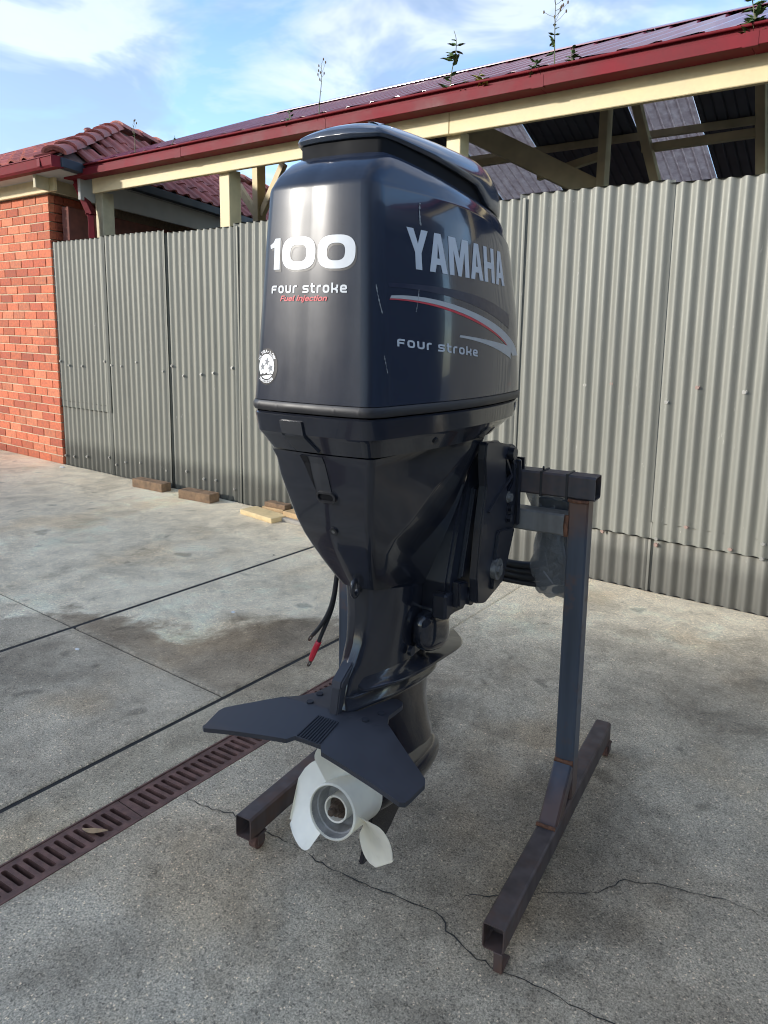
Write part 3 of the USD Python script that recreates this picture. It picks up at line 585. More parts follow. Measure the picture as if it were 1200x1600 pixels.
for k, (a, b) in enumerate(zip(seams[:-1], seams[1:])):
    z1 = 2.205 + 0.012 * math.sin(k * 2.3); left = k < 4
    lab = None
    if k == 0:
        z0 = 0.60; part(fence, "short_sheet", corr_sheet(a - 0.004, b + 0.028, 0.0, 0.66, 0.006, 51), MAT["zinc_sheet_dull"], 60)
    elif k >= 5:
        z0 = 0.335 - 0.004 * k
    else: z0 = 0.0
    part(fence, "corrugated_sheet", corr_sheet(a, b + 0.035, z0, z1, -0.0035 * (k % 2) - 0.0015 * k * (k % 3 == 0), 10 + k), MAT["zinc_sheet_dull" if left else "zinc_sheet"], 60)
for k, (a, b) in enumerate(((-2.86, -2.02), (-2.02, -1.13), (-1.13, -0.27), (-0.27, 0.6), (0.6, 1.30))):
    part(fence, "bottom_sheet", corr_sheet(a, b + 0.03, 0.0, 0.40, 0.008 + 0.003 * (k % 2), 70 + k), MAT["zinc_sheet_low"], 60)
def screw(x, z, m):
    y = fy(x) - 0.0155
    c = trimesh.creation.cylinder(0.0095, 0.008, sections=8); c.apply_transform(trimesh.transformations.rotation_matrix(np.pi / 2, [1, 0, 0])); c.apply_translation([x, y, z])
    w = trimesh.creation.cylinder(0.0135, 0.002, sections=10); w.apply_transform(trimesh.transformations.rotation_matrix(np.pi / 2, [1, 0, 0])); w.apply_translation([x, y + 0.004, z])
    part(fence, "screw", cat(c, w), MAT[m], False)
r_ = random.Random(4)
for k, (a, b) in enumerate(zip(seams[:-1], seams[1:])):
    rows = ((0.14, 1.05) if k < 5 else (0.26, 0.36, 1.12))
    for zr in rows:
        for q in range(5 if k < 5 else 4):
            xx = a + 0.0763 * round((0.06 + q * (b - a) / 4.6) / 0.0763)
            if r_.random() < 0.86: screw(xx, zr + r_.uniform(-0.05, 0.05), "screw_rust" if (k >= 5 and r_.random() < 0.75) else "screw_zinc")
part(fence, "rail", cbox(-7.0, 1.3, 3.885, 3.925, 0.32, 0.39), MAT["weathered_timber"], False); part(fence, "rail", cbox(-7.0, 1.3, 3.885, 3.925, 1.78, 1.85), MAT["weathered_timber"], False)

# ------------------------------------------------------------------ timber offcuts at the foot of the fence
def block(label, m, c, size, rz, tilt=0.0, z=0.0, name="timber_block", group=None):
    t = cbox(-size[0] / 2, size[0] / 2, -size[1] / 2, size[1] / 2, 0, size[2], 0.004)
    if tilt: t.apply_transform(trimesh.transformations.rotation_matrix(tilt, [0, 1, 0]))
    t.apply_transform(trimesh.transformations.rotation_matrix(math.radians(rz), [0, 0, 1])); t.apply_translation([c[0], c[1], z])
    return tag(part(None, name, t, MAT[m], False), label, "timber", group or "timber offcuts at the foot of the fence")
block("weathered brown timber block nearest the brick wall by the fence", "weathered_timber", (-5.42, 3.62), (0.40, 0.10, 0.075), 3)
block("weathered brown timber block, the second from the brick wall", "weathered_timber", (-4.77, 3.62), (0.36, 0.11, 0.075), 6)
block("pale yellow pine board lying flat on the concrete by the fence", "pale_pine", (-3.95, 3.58), (0.40, 0.15, 0.038), -7, name="timber_board")
block("tan pine offcut lying under a dark offcut at the fence foot", "tan_pine", (-3.97, 3.73), (0.22, 0.09, 0.045), 4)
block("short dark brown offcut on top of a tan pine offcut", "weathered_timber", (-3.955, 3.735), (0.22, 0.08, 0.035), 2, z=0.046)
block("orange tan pine block beside the pale board, partly behind the motor", "tan_pine", (-3.64, 3.66), (0.26, 0.12, 0.04), -4, z=0.029)
block("flat grey timber strip under the orange tan pine block", "grey_timber", (-3.62, 3.64), (0.28, 0.14, 0.028), -2, name="timber_strip")

# ------------------------------------------------------------------ small litter
def leaf(x, y, z, L, rz, m, label, c="leaf", name="dry_leaf"):
    s = np.linspace(-1, 1, 11); w = 0.13 * L * (1 - np.abs(s) ** 1.6) + 0.001
    P = np.c_[s * L / 2, 0.10 * L * (s ** 2), 0.004 + 0.04 * L * (1 - s ** 2)]; top = P + np.c_[np.zeros(11), w, -0.1 * w]; bot = P - np.c_[np.zeros(11), w, 0.1 * w]
    V = np.vstack([top, P, bot]); i = np.arange(10); F = np.vstack([np.stack([i, i + 11, i + 12], 1), np.stack([i, i + 12, i + 1], 1), np.stack([i + 11, i + 22, i + 23], 1), np.stack([i + 11, i + 23, i + 12], 1)])
    m2 = trimesh.Trimesh(V, F, process=False); m2 = cat(m2, trimesh.Trimesh(V - [0, 0, 0.0006], F[:, ::-1], process=False))
    m2.apply_transform(trimesh.transformations.rotation_matrix(rz, [0, 0, 1])); m2.apply_translation([x, y, z])
    tag(part(None, name, m2, MAT[m], True), label, c)
leaf(-1.757, 0.95, -0.003, 0.075, 0.55, "dry_leaf", "curled tan dry leaf lying on the rusty drain grate")
def fleck(x, y, s, m, label):
    q = trimesh.creation.icosphere(1, 1.0); q.vertices *= np.array([s, s * 0.7, s * 0.3]) * (0.8 + 0.4 * np.random.default_rng(int(abs(x * 1000))).random((len(q.vertices), 1))); q.apply_translation([x, y, s * 0.2])
    tag(part(None, "litter_scrap", q, MAT[m], False), label, "litter", "small scraps lying on the concrete")
fleck(-2.679, 2.218, 0.012, "litter_white", "white scrap on the dark damp patch of the far slab")
fleck(-2.887, 1.534, 0.012, "litter_white", "white scrap near the crossing of the slab joints")
fleck(-6.9, 3.62, 0.03, "litter_white", "pale scrap at the foot of the brick wall corner")
fleck(-3.2, 2.98, 0.008, "joint_dirt", "dark crumb on the pale concrete left of the motor")

# ------------------------------------------------------------------ weeds in the gutter
def weed(name, label, x, h, seed, lean=0.0, n_leaf=10, heads=0, leaf_len=0.05, spread=0.05, m="weed_green", stems=1, y=3.76, z=2.848, low=0.0):
    r = np.random.default_rng(seed); t = thing(name, label, "weed", (x * 1.005, y, z), group="weeds growing in the carport gutter")
    allstem, allleaf, allhead = [], [], []
    def leafm(p, d, L, w):
        d = d / np.linalg.norm(d); s = np.cross(d, [0, 0, 1.0]); s /= np.linalg.norm(s) + 1e-9; nn = np.cross(s, d)
        pts = np.array([p, p + d * L * 0.35 + s * w - nn * 0.1 * L, p + d * L * 0.4 + nn * 0.06 * L, p + d * L * 0.35 - s * w - nn * 0.1 * L, p + d * L * 0.75 + s * w * 0.7 - nn * 0.12 * L, p + d * L * 0.75 - s * w * 0.7 - nn * 0.12 * L, p + d * L - nn * 0.22 * L])
        F = [[0, 2, 1], [0, 3, 2], [1, 2, 4], [2, 3, 5], [2, 6, 4], [2, 5, 6]]
        return cat(trimesh.Trimesh(pts, F, process=False), trimesh.Trimesh(pts - nn * 0.0008, [f[::-1] for f in F], process=False))
    for s_ in range(stems):
        hh = h * (1 if s_ == 0 else r.uniform(0.35, 0.75)); lx, ly = lean + r.normal(0, 0.06) * (s_ > 0) * 3, r.normal(0, 0.05)
        pts = spline([(s_ * 0.012 * r.normal(), 0, -0.03), (lx * hh * 0.3 + r.normal(0, .006), ly * hh * 0.3, hh * 0.35), (lx * hh * 0.6 + r.normal(0, .008), ly * hh * .6, hh * 0.7), (lx * hh, ly * hh, hh)], 14)
        allstem.append(tube(pts, np.linspace(0.004, 0.0018, 14), 5))
        for k in range(n_leaf):
            f = r.uniform(0.05 + low, 0.97 if heads == 0 else 0.72); p = pts[int(f * 13)]; a = r.uniform(0, 2 * np.pi)
            allleaf.append(leafm(p, np.array([math.cos(a), 0.6 * math.sin(a), r.uniform(-0.1, 0.8)]), 1.15 * leaf_len * r.uniform(0.6, 1.25) * (1.1 - 0.5 * f), leaf_len * 0.2))
        for k in range(heads if s_ == 0 else 0):
            a = r.uniform(0, 2 * np.pi); p0 = pts[9 + k % 5]; d = np.array([math.cos(a) * spread, 0.4 * math.sin(a) * spread, r.uniform(0.02, 0.06)]); p1 = p0 + d * r.uniform(0.6, 1.2)
            allstem.append(tube([p0, (p0 + p1) / 2 + [0, 0, -0.004], p1], 0.0011, 4)); q = trimesh.creation.icosphere(1, 0.006); q.vertices *= [0.8, 0.8, 1.6]; q.apply_translation(p1); allhead.append(q)
    part(t, "stem", cat(*allstem), MAT["weed_stem"], True)
    if allleaf: part(t, "foliage", cat(*allleaf), MAT[m], False)
    if allhead: part(t, "seed_head", cat(*allhead), MAT["seed_head"], True)
weed("gutter_weed", "tall bare stalk with a few seed heads rising from the gutter above the motor", -3.51, 0.35, 1, -0.02, 3, 8, 0.035, 0.035)
weed("gutter_weed", "leafy weed with broad pointed leaves standing in the gutter right of the motor", -2.43, 0.33, 2, -0.02, 20, 0, 0.075, m="weed_green")
weed("gutter_weed", "tall branching weed with dark seed heads in the gutter at upper right", -1.78, 0.34, 3, 0.02, 12, 12, 0.05, 0.07)
weed("gutter_weed", "cluster of weeds in the gutter at the right edge of the photo", -0.79, 0.22, 4, 0.05, 14, 3, 0.055, 0.05, stems=3)
weed("gutter_weed", "thin pale stalk in the gutter in front of the tiled roof", -5.64, 0.25, 5, 0.0, 3, 5, 0.03, 0.03)
weed("gutter_weed", "tiny hooked sprout in the gutter right of the tiled roof", -5.15, 0.10, 6, 0.3, 4, 0, 0.03)
weed("gutter_weed", "small bushy weed in the gutter left of the bare stalk", -3.80, 0.10, 7, 0.0, 10, 0, 0.045, stems=2)
weed("gutter_weed", "low yellow green tuft in the gutter right of the leafy weed", -2.24, 0.08, 8, 0.1, 14, 0, 0.06, m="weed_yellow", stems=3)
weed("gutter_weed", "low green tuft in the gutter left of the branching weed", -1.90, 0.07, 9, -0.1, 10, 0, 0.05, stems=2)
weed("gutter_weed", "small green sprig in the gutter right of the branching weed", -1.68, 0.10, 10, 0.05, 9, 0, 0.05, stems=2)
weed("gutter_weed", "dry brown tuft at the base of the leafy weed", -2.36, 0.05, 11, 0.1, 12, 0, 0.04, m="seed_head", stems=3)

# ------------------------------------------------------------------ engine stand (local frame: x = starboard, y = forward, z = up)
OX, OY, ROT = -0.993, 1.184, 6.5
stand = thing("engine_stand", "welded steel engine stand with blue posts and rusty feet holding the motor", "stand", (OX, OY, 0), ROT)
def rhs(a, b, w, h, wall=0.003, open0=False, open1=False, up_=(0, 0, 1)):
    """square tube, ends open where asked"""
    a, b = np.asarray(a, float), np.asarray(b, float); d = b - a; L = np.linalg.norm(d); d /= L; s = np.cross(d, up_); s /= np.linalg.norm(s); t = np.cross(s, d)
    def rect(p, w_, h_, c):
        q = [(-w_ / 2 + c, -h_ / 2), (w_ / 2 - c, -h_ / 2), (w_ / 2, -h_ / 2 + c), (w_ / 2, h_ / 2 - c), (w_ / 2 - c, h_ / 2), (-w_ / 2 + c, h_ / 2), (-w_ / 2, h_ / 2 - c), (-w_ / 2, -h_ / 2 + c)]
        return [p + s * x + t * y for x, y in q]
    o, c = 0.05, 0.005
    rings = []
    if open0: rings += [rect(a + d * o, w - 2 * wall, h - 2 * wall, c * 0.6), rect(a, w - 2 * wall, h - 2 * wall, c * 0.6)]
    rings += [rect(a, w, h, c), rect(b, w, h, c)]
    if open1: rings += [rect(b, w - 2 * wall, h - 2 * wall, c * 0.6), rect(b - d * o, w - 2 * wall, h - 2 * wall, c * 0.6)]
    m = loft(rings, True, True); m.fix_normals(); return m
part(stand, "foot", rhs((0.362, 0.0, 0.078), (0.362, 0.965, 0.078), 0.052, 0.064, open0=True), MAT["foot_steel"], 20)
part(stand, "foot", rhs((-0.362, -0.005, 0.078), (-0.362, 0.965, 0.078), 0.052, 0.064, open0=True), MAT["foot_steel"], 20)
PY = 0.53
for s, u in ((1, 0.360), (-1, -0.385)):
    part(stand, "post", rhs((u, PY, 0.112), (u, PY, 0.975), 0.054, 0.056, up_=(0, 1, 0)), MAT["blue_steel"], 20)
    part(stand, "brace", rhs((u, 0.385, 0.085), (u, 0.507, 0.205), 0.052, 0.05), MAT["blue_steel"], 20)
    part(stand, "weld", tube([(u - 0.026, 0.502, 0.222), (u, 0.5, 0.220), (u + 0.026, 0.502, 0.222)], 0.008, 6), MAT["weld_rust"], True)
    part(stand, "weld", tube([(u - 0.026, 0.362, 0.112), (u, 0.36, 0.112), (u + 0.026, 0.362, 0.112)], 0.0055, 6), MAT["weld_rust"], True)
    part(stand, "weld", tube([(u - 0.028, 0.5015, 0.972), (u, 0.5005, 0.970), (u + 0.028, 0.5015, 0.972)], 0.005, 6), MAT["weld_rust"], True)
bh = trimesh.creation.cylinder(0.006, 0.004, sections=10); bh.apply_transform(trimesh.transformations.rotation_matrix(np.radians(45), [1, 0, 0])); bh.apply_translation([0.362, 0.394, 0.122])
part(stand, "bolt_hole", bh, MAT["pit_dark"], True)
part(stand, "crossbeam", rhs((-0.413, PY, 1.008), (0.403, PY, 1.008), 0.060, 0.064, open0=True, open1=True), MAT["mill_steel"], 20)
part(stand, "crossbeam", rhs((-0.357, PY, 0.900), (0.331, PY, 0.900), 0.054, 0.060), MAT["grey_steel"], 20, label="lower bare grey steel crossbeam")
part(stand, "weld", tube([(0.331, 0.502, 0.872), (0.329, 0.5, 0.90), (0.331, 0.502, 0.93)], 0.0065, 6), MAT["weld_rust"], True)
def caster(u, v):
    top = 0.046
    fork = cat(cbox(u - 0.018, u + 0.018, v - 0.02, v + 0.02, top - 0.004, top + 0.001, 0.001), cbox(u - 0.016, u - 0.013, v - 0.012, v + 0.014, 0.014, top - 0.003, 0.001), cbox(u + 0.013, u + 0.016, v - 0.012, v + 0.014, 0.014, top - 0.003, 0.001))
    c = part(stand, "caster", fork, MAT["foot_steel"], False)
    w = trimesh.creation.cylinder(0.021, 0.022, sections=24); w.apply_transform(trimesh.transformations.rotation_matrix(np.pi / 2, [0, 1, 0])); w.apply_translation([u, v, 0.0215])
    part(c, "wheel", w, MAT["rusty_iron"], 30)
caster(-0.350, 0.035); caster(0.378, 0.945); caster(-0.362, 0.93)
part(stand, "bent_tab", cat(cbox(0.366, 0.387, -0.004, 0.0, 0.002, 0.05, 0.001), cbox(0.366, 0.387, -0.002, 0.05, 0.0, 0.004, 0.001)), MAT["foot_steel"], False)

# ------------------------------------------------------------------ outboard motor (same local frame)
motor = thing("outboard_motor", "dark navy four stroke outboard motor clamped to the steel stand", "outboard motor", (OX, OY, 0), ROT)
def fillet(ctrl, seg=5, arc=9):
    P = [np.array(c[:2], float) for c in ctrl]; R = [c[2] if len(c) > 2 else 0 for c in ctrl]; out = []
    def tp(i, j): d = P[j] - P[i]; L = np.linalg.norm(d); return P[i] + d / L * min(R[i], 0.48 * L)
    prev = P[0]
    for i in range(1, len(P) - 1):
        a, b = tp(i, i - 1), tp(i, i + 1)
        for k in range(seg): out.append(prev + (a - prev) * k / seg)
        for k in range(arc): t = k / arc; out.append((1 - t) ** 2 * a + 2 * t * (1 - t) * P[i] + t * t * b)
        prev = b
    for k in range(seg + 1): out.append(prev + (P[-1] - prev) * k / seg)
    return np.array(out)
def outline(ctrl, seg=5, arc=9):
    h = fillet(ctrl, seg, arc); m = h[1:-1][::-1] * [-1, 1]
    return np.vstack([h, m])
def ring(ctrl, z, seg=5, arc=9):
    o = outline(ctrl, seg, arc); zz = z(o[:, 1]) if callable(z) else np.full(len(o), z)
    return np.c_[o, zz]
def lerp(c1, c2, t): return [tuple(a + (b - a) * t for a, b in zip(p, q)) for p, q in zip(c1, c2)]
def inset(r, d):
    """moves a ring inwards by d in plan, along its own normals"""
    p = r[:, :2]; t = np.roll(p, -1, 0) - np.roll(p, 1, 0); n = np.stack([t[:, 1], -t[:, 0]], 1); n /= np.linalg.norm(n, axis=1, keepdims=True) + 1e-12
    q = r.copy(); q[:, :2] = p - n * d; return q
def bulge(c):
    (u0, v0, _), (u1, v1, r1) = c[0], c[1]
    v1 = v1 + 0.003; v0 = v0 - 0.002
    return [c[0], (u1 * 0.30, v0 + (v1 - v0) * 0.07, 0.03), (u1 * 0.62, v0 + (v1 - v0) * 0.36, 0.04), (u1, v1, r1)] + c[2:]
S = [(0, -0.193, 0), (0.150, -0.186, 0.045), (0.222, 0.16, 0.28), (0.197, 0.52, 0.13), (0, 0.60, 0)]
Mr = [(0, -0.181, 0), (0.1395, -0.173, 0.042), (0.215, 0.15, 0.27), (0.199, 0.49, 0.13), (0, 0.575, 0)]
Cr = [(0, -0.166, 0), (0.1245, -0.157, 0.036), (0.191, 0.13, 0.25), (0.184, 0.45, 0.13), (0, 0.535, 0)]
Sh = [(0, -0.098, 0), (0.112, -0.086, 0.055), (0.156, 0.12, 0.22), (0.156, 0.425, 0.12), (0, 0.50, 0)]
S, Mr, Cr, Sh = bulge(S), bulge(Mr), bulge(Cr), bulge(Sh)
def zC(v): return 1.683 - 0.36 * np.maximum(v, 0) ** 2
def zSh(v): return 1.742 - 0.115 * np.maximum(v + 0.08, 0)
def zmid(v): return zC(v) + 0.0
rings = [ring(S, 1.262)]
for t in (0.2, 0.4, 0.6, 0.8, 1.0): rings.append(ring(lerp(S, Mr, t), 1.262 + 0.178 * t))
for t in (0.2, 0.4, 0.6, 0.8, 0.95):
    rings.append(ring(lerp(Mr, Cr, t ** 1.08), lambda v, t=t: 1.44 + t * (zC(v) - 1.44)))
rC = ring(Cr, zC); rings += [inset(rC, 0.0015) - [0, 0, 0.004], inset(rC, 0.004) + [0, 0, 0.0]]
for t in (0.25, 0.5, 0.75):
    r1 = ring(lerp(Cr, Sh, t), lambda v, t=t: zC(v) + (zSh(v) - zC(v)) * (1 - (1 - t) ** 1.35)); rings.append(r1)
rS = ring(Sh, zSh); rings += [rS, inset(rS, 0.005) + [0, 0, 0.003]]
cowl_m = loft(rings, False, False)
cowl = part(motor, "cowling", cowl_m, MAT["cowl_paint"], 24)
deck = loft([inset(rS, 0.005) + [0, 0, 0.003], inset(rS, 0.025) + [0, 0, 0.001]], False, True)
part(motor, "intake_deck", deck, MAT["slot_black"], 30)
def sstep(x): x = np.clip(x, 0, 1); return x * x * (3 - 2 * x)
def gap(v): return 0.029 * sstep((0.315 - v) / 0.085) + 0.0015
part(motor, "intake_wall", loft([inset(rS, 0.008) + [0, 0, -0.002], inset(rS, 0.008) + np.c_[np.zeros((len(rS), 2)), gap(rS[:, 1]) + 0.004]]), MAT["slot_black"], 30)
Cp = [(0, -0.098, 0), (0.1085, -0.087, 0.06), (0.158, 0.12, 0.22), (0.160, 0.43, 0.12), (0, 0.508, 0)]
Cp = bulge(Cp)
def zL(v): return 1.7415 - 0.112 * np.maximum(v + 0.08, 0) + gap(v)
rL = ring(Cp, zL)
def zT(v): return 1.798 + 0.03 * np.maximum(v, 0) - 0.95 * np.maximum(v - 0.26, 0) ** 2 - 0.05 * np.maximum(-v, 0)
def atop(r, d, frac, extra=0.0):
    q = inset(r, d); zt = zT(r[:, 1]) + 0.013 - 1.1 * q[:, 0] ** 2; q[:, 2] = r[:, 2] + (zt - r[:, 2]) * frac + extra; return q
cap_r = [inset(rL, 0.05) + [0, 0, 0.004], inset(rL, 0.008) + [0, 0, 0.0], inset(rL, 0.0022) + [0, 0, 0.001], inset(rL, -0.002) + [0, 0, 0.006], atop(rL, -0.003, 0.30), atop(rL, 0.001, 0.58), atop(rL, 0.011, 0.80), atop(rL, 0.022, 0.95), atop(rL, 0.036, 1.0, 0.004), atop(rL, 0.058, 1.0, 0.010), atop(rL, 0.085, 1.0, 0.0135)]
part(motor, "cowling_cap", loft(cap_r, True, True), MAT["cap_paint"], 28)
# rubber seal, lower tray, apron
sealr = ring(S, 1.25)
part(motor, "seam_seal", loft([inset(sealr, 0.006) + [0, 0, 0.0115], inset(sealr, -0.001) + [0, 0, 0.0105], inset(sealr, -0.0045) + [0, 0, 0.005], inset(sealr, -0.0045) + [0, 0, -0.003], inset(sealr, -0.001) + [0, 0, -0.0085], inset(sealr, 0.006) + [0, 0, -0.0105]]), MAT["black_rubber"], 40)
T1 = [(0, -0.188, 0), (0.147, -0.181, 0.045), (0.218, 0.16, 0.28), (0.195, 0.50, 0.13), (0, 0.575, 0)]
T2 = [(0, -0.160, 0), (0.131, -0.153, 0.035), (0.193, 0.14, 0.26), (0.165, 0.42, 0.12), (0, 0.49, 0)]
T1, T2 = bulge(T1), bulge(T2)
trayr = [inset(ring(S, 1.238), 0.004), ring(S, 1.234), ring(lerp(S, T1, 0.5), 1.215), ring(T1, 1.197), ring(lerp(T1, T2, 0.25), 1.189), ring(T2, 1.158), inset(ring(T2, 1.157), 0.012)]
tray_m = loft(trayr, False, True); tray_m.invert()
part(motor, "lower_tray", tray_m, MAT["lower_paint"], 22)
def creased(vr, uc, vc, uf, vf, vend, f, push):
    """rear corner (uc, vc), front corner (uf, vf); the crease stands at fraction f along the side, pushed out"""
    return [(0, vr, 0), (uc, vc, 0.014), (uc + (uf - uc) * f + push, vc + (vf - vc) * f, 0.012), (uf, vf, 0.09), (0, vend, 0)]
A = [(creased(-0.158, 0.128, -0.150, 0.168, 0.34, 0.42, 0.86, 0.004), 1.1545, 0), (creased(-0.150, 0.121, -0.143, 0.162, 0.34, 0.41, 0.80, 0.008), 1.135, 0),
     (creased(-0.144, 0.117, -0.137, 0.156, 0.335, 0.40, 0.66, 0.014), 1.10, 0), (creased(-0.134, 0.108, -0.127, 0.146, 0.325, 0.385, 0.50, 0.018), 1.06, 0),
     (creased(-0.114, 0.096, -0.107, 0.130, 0.31, 0.36, 0.30, 0.018), 0.995, 0.02), (creased(-0.100, 0.089, -0.092, 0.121, 0.30, 0.35, 0.17, 0.013), 0.96, 0.05),
     (creased(-0.081, 0.079, -0.073, 0.111, 0.29, 0.34, 0.12, 0.008), 0.925, 0.08), (creased(-0.060, 0.067, -0.052, 0.100, 0.28, 0.33, 0.12, 0.007), 0.89, 0.12), (creased(-0.038, 0.053, -0.030, 0.090, 0.275, 0.325, 0.12, 0.006), 0.856, 0.16), (creased(-0.020, 0.042, -0.010, 0.081, 0.27, 0.32, 0.12, 0.005), 0.832, 0.20)]
ar = [ring(c, (lambda v, z=z, s=s: z - s * (v + 0.03))) for c, z, s in A]
apron_m = loft(ar, True, True); apron = part(motor, "apron", apron_m, MAT["lower_paint"], 16)
# leg below the apron
Lg = [([(0, -0.016, 0), (0.033, -0.008, 0.02), (0.071, 0.09, 0.08), (0.064, 0.25, 0.08), (0, 0.30, 0)], 0.832, 0.20),
      ([(0, -0.014, 0), (0.030, -0.006, 0.018), (0.066, 0.10, 0.08), (0.056, 0.26, 0.08), (0, 0.31, 0)], 0.76, 0.16),
      ([(0, -0.024, 0), (0.027, -0.016, 0.016), (0.058, 0.11, 0.08), (0.048, 0.29, 0.08), (0, 0.335, 0)], 0.70, 0.14),
      ([(0, -0.046, 0), (0.024, -0.038, 0.014), (0.055, 0.10, 0.08), (0.046, 0.30, 0.08), (0, 0.35, 0)], 0.655, 0.12),
      ([(0, -0.066, 0), (0.020, -0.060, 0.012), (0.054, 0.10, 0.08), (0.045, 0.31, 0.08), (0, 0.36, 0)], 0.625, 0.12),
      ([(0, -0.078, 0), (0.016, -0.073, 0.010), (0.054, 0.10, 0.08), (0.045, 0.32, 0.08), (0, 0.37, 0)], 0.575, 0.11)]
part(motor, "leg", loft([ring(c, (lambda v, z=z, s=s: z - s * (v + 0.03))) for c, z, s in Lg], True, True), MAT["lower_paint"], 40)
# splash plate and the anti-ventilation plate above the gearcase (nose down like the gearcase)
def tilt(v): return -0.125 * (v + 0.1)
def prow(hw, rear, front, z, rr=0.03): return [(0, rear, 0), (hw * 0.45, rear + 0.01, rr), (hw, 0.10, 0.12), (hw * 0.95, front - 0.09, 0.09), (0, front, 0)]
def flat(ctrl, z): return ring(ctrl, lambda v: z + tilt(v))
sp = [flat(prow(0.050, -0.05, 0.36, 0), 0.640), flat(prow(0.058, -0.05, 0.40, 0), 0.618), flat(prow(0.082, -0.045, 0.515, 0), 0.606), flat(prow(0.086, -0.046, 0.523, 0), 0.601), flat(prow(0.080, -0.045, 0.513, 0), 0.597), flat(prow(0.056, -0.08, 0.40, 0), 0.592)]
part(motor, "splash_plate", loft(sp, True, True), MAT["lower_paint"], 40)
av = [flat(prow(0.050, -0.08, 0.36, 0), 0.595), flat(prow(0.054, -0.082, 0.37, 0), 0.577), flat(prow(0.064, -0.086, 0.385, 0), 0.569), flat(prow(0.066, -0.087, 0.388, 0), 0.564), flat(prow(0.062, -0.085, 0.378, 0), 0.556), flat(prow(0.045, -0.07, 0.35, 0), 0.55)]
part(motor, "anti_ventilation_plate", loft(av, True, True), MAT["lower_paint"], 40)
# gearcase: strut, torpedo, skeg
st = [flat([(0, -0.05, 0), (0.03, -0.03, 0.03), (0.052, 0.12, 0.1), (0.036, 0.29, 0.06), (0, 0.345, 0)], 0.557), flat([(0, 0.0, 0), (0.022, 0.02, 0.03), (0.040, 0.14, 0.1), (0.030, 0.29, 0.06), (0, 0.345, 0)], 0.48),
      flat([(0, 0.01, 0), (0.024, 0.03, 0.03), (0.040, 0.14, 0.1), (0.032, 0.30, 0.06), (0, 0.36, 0)], 0.40), flat([(0, 0.0, 0), (0.03, 0.02, 0.03), (0.052, 0.14, 0.1), (0.038, 0.31, 0.06), (0, 0.385, 0)], 0.345)]
AX = np.array([0, 0.985, -0.172]); HC = np.array([0, -0.103, 0.322]); UPA = np.array([0, 0.172, 0.985])
def axring(t, r, n=32, ctr=HC): c = ctr + AX * t; a = np.arange(n) * 2 * np.pi / n; return [c + np.array([1, 0, 0]) * r * math.cos(q) + UPA * r * math.sin(q) for q in a]
torp = [axring(t, r) for t, r in ((0.125, 0.050), (0.135, 0.060), (0.17, 0.066), (0.25, 0.070), (0.33, 0.067), (0.40, 0.058), (0.45, 0.046), (0.485, 0.031), (0.505, 0.016), (0.511, 0.004))]
skeg = Polygon([(0.016, 0.103), (0.022, 0.100), (0.10, 0.098), (0.15, 0.122), (0.21, 0.158), (0.29, 0.235), (0.25, 0.28), (0.08, 0.28), (0.06, 0.2), (0.045, 0.165)])
gc = part(motor, "gearcase", cat(loft(st, True, True), loft(torp, True, True)), MAT["lower_paint"], 40)
part(motor, "skeg", bevel_plate(skeg, -0.0065, 0.0065, "x", 0.003), MAT["lower_paint"], False)
# swim-fin strip behind the leg down to the foil
fin = Polygon([(-0.062, 0.628), (-0.040, 0.60), (-0.05, 0.53), (-0.103, 0.535), (-0.1, 0.56), (-0.088, 0.62)])
part(motor, "trailing_strip", bevel_plate(fin, -0.0115, 0.0115, "x", 0.003), MAT["foil_plastic"], False)
cap_strip = Polygon([(-0.035, 0.665), (-0.02, 0.63), (-0.055, 0.615), (-0.091, 0.617), (-0.085, 0.632)])
part(motor, "strip_cap", bevel_plate(cap_strip, -0.0145, 0.0145, "x", 0.004), MAT["foil_plastic"], False)
# hydrofoil
hf = [(0.0, -0.191), (0.034, -0.191), (0.046, -0.206), (0.150, -0.222), (0.252, -0.238), (0.262, -0.232), (0.272, -0.172), (0.266, -0.160), (0.205, -0.124), (0.155, -0.092), (0.120, -0.064), (0.103, -0.03), (0.100, 0.035), (0.092, 0.052), (0.072, 0.058), (0.060, 0.045), (0.050, 0.0), (0.036, -0.060), (0.020, -0.078), (0.0, -0.082)]
hp = Polygon(hf + [(-u, v) for u, v in hf[::-1][1:-1]])
def foil_z(u, v): return 0.549 - 0.30 * u ** 2 + 0.16 * np.clip(v + 0.17, -0.05, 0.08) - 0.13 * np.maximum(v + 0.09, 0)
def dense(poly, step):
    out = []
    from shapely import segmentize
    t = segmentize(poly, step); V, F = trimesh.creation.triangulate_polygon(t, engine="earcut")
    V, F = trimesh.remesh.subdivide_to_size(np.c_[V, np.zeros(len(V))], F, step); return V[:, :2], F
def foil_solid(poly, th, lift=0.0):
    V, F = dense(poly, 0.02); tm = trimesh.Trimesh(np.c_[V, np.zeros(len(V))], F); tm.merge_vertices(); V, F = tm.vertices[:, :2], tm.faces
    if len(F) and np.cross(V[F[0, 1]] - V[F[0, 0]], V[F[0, 2]] - V[F[0, 0]]) < 0: F = F[:, ::-1]
    edges = np.sort(tm.edges, 1); uq, cnt = np.unique(edges, axis=0, return_counts=True); bset = {tuple(e) for e in uq[cnt == 1]}
    z = foil_z(V[:, 0], V[:, 1]) + lift; n = len(V)
    P = np.vstack([np.c_[V, z], np.c_[V, z - th]]); FF = [F, F[:, ::-1] + n]
    for f in F:
        for a, b in ((f[0], f[1]), (f[1], f[2]), (f[2], f[0])):
            if tuple(sorted((a, b))) in bset: FF.append(np.array([[a, a + n, b + n], [a, b + n, b]]))
    return trimesh.Trimesh(P, np.vstack(FF), process=False)
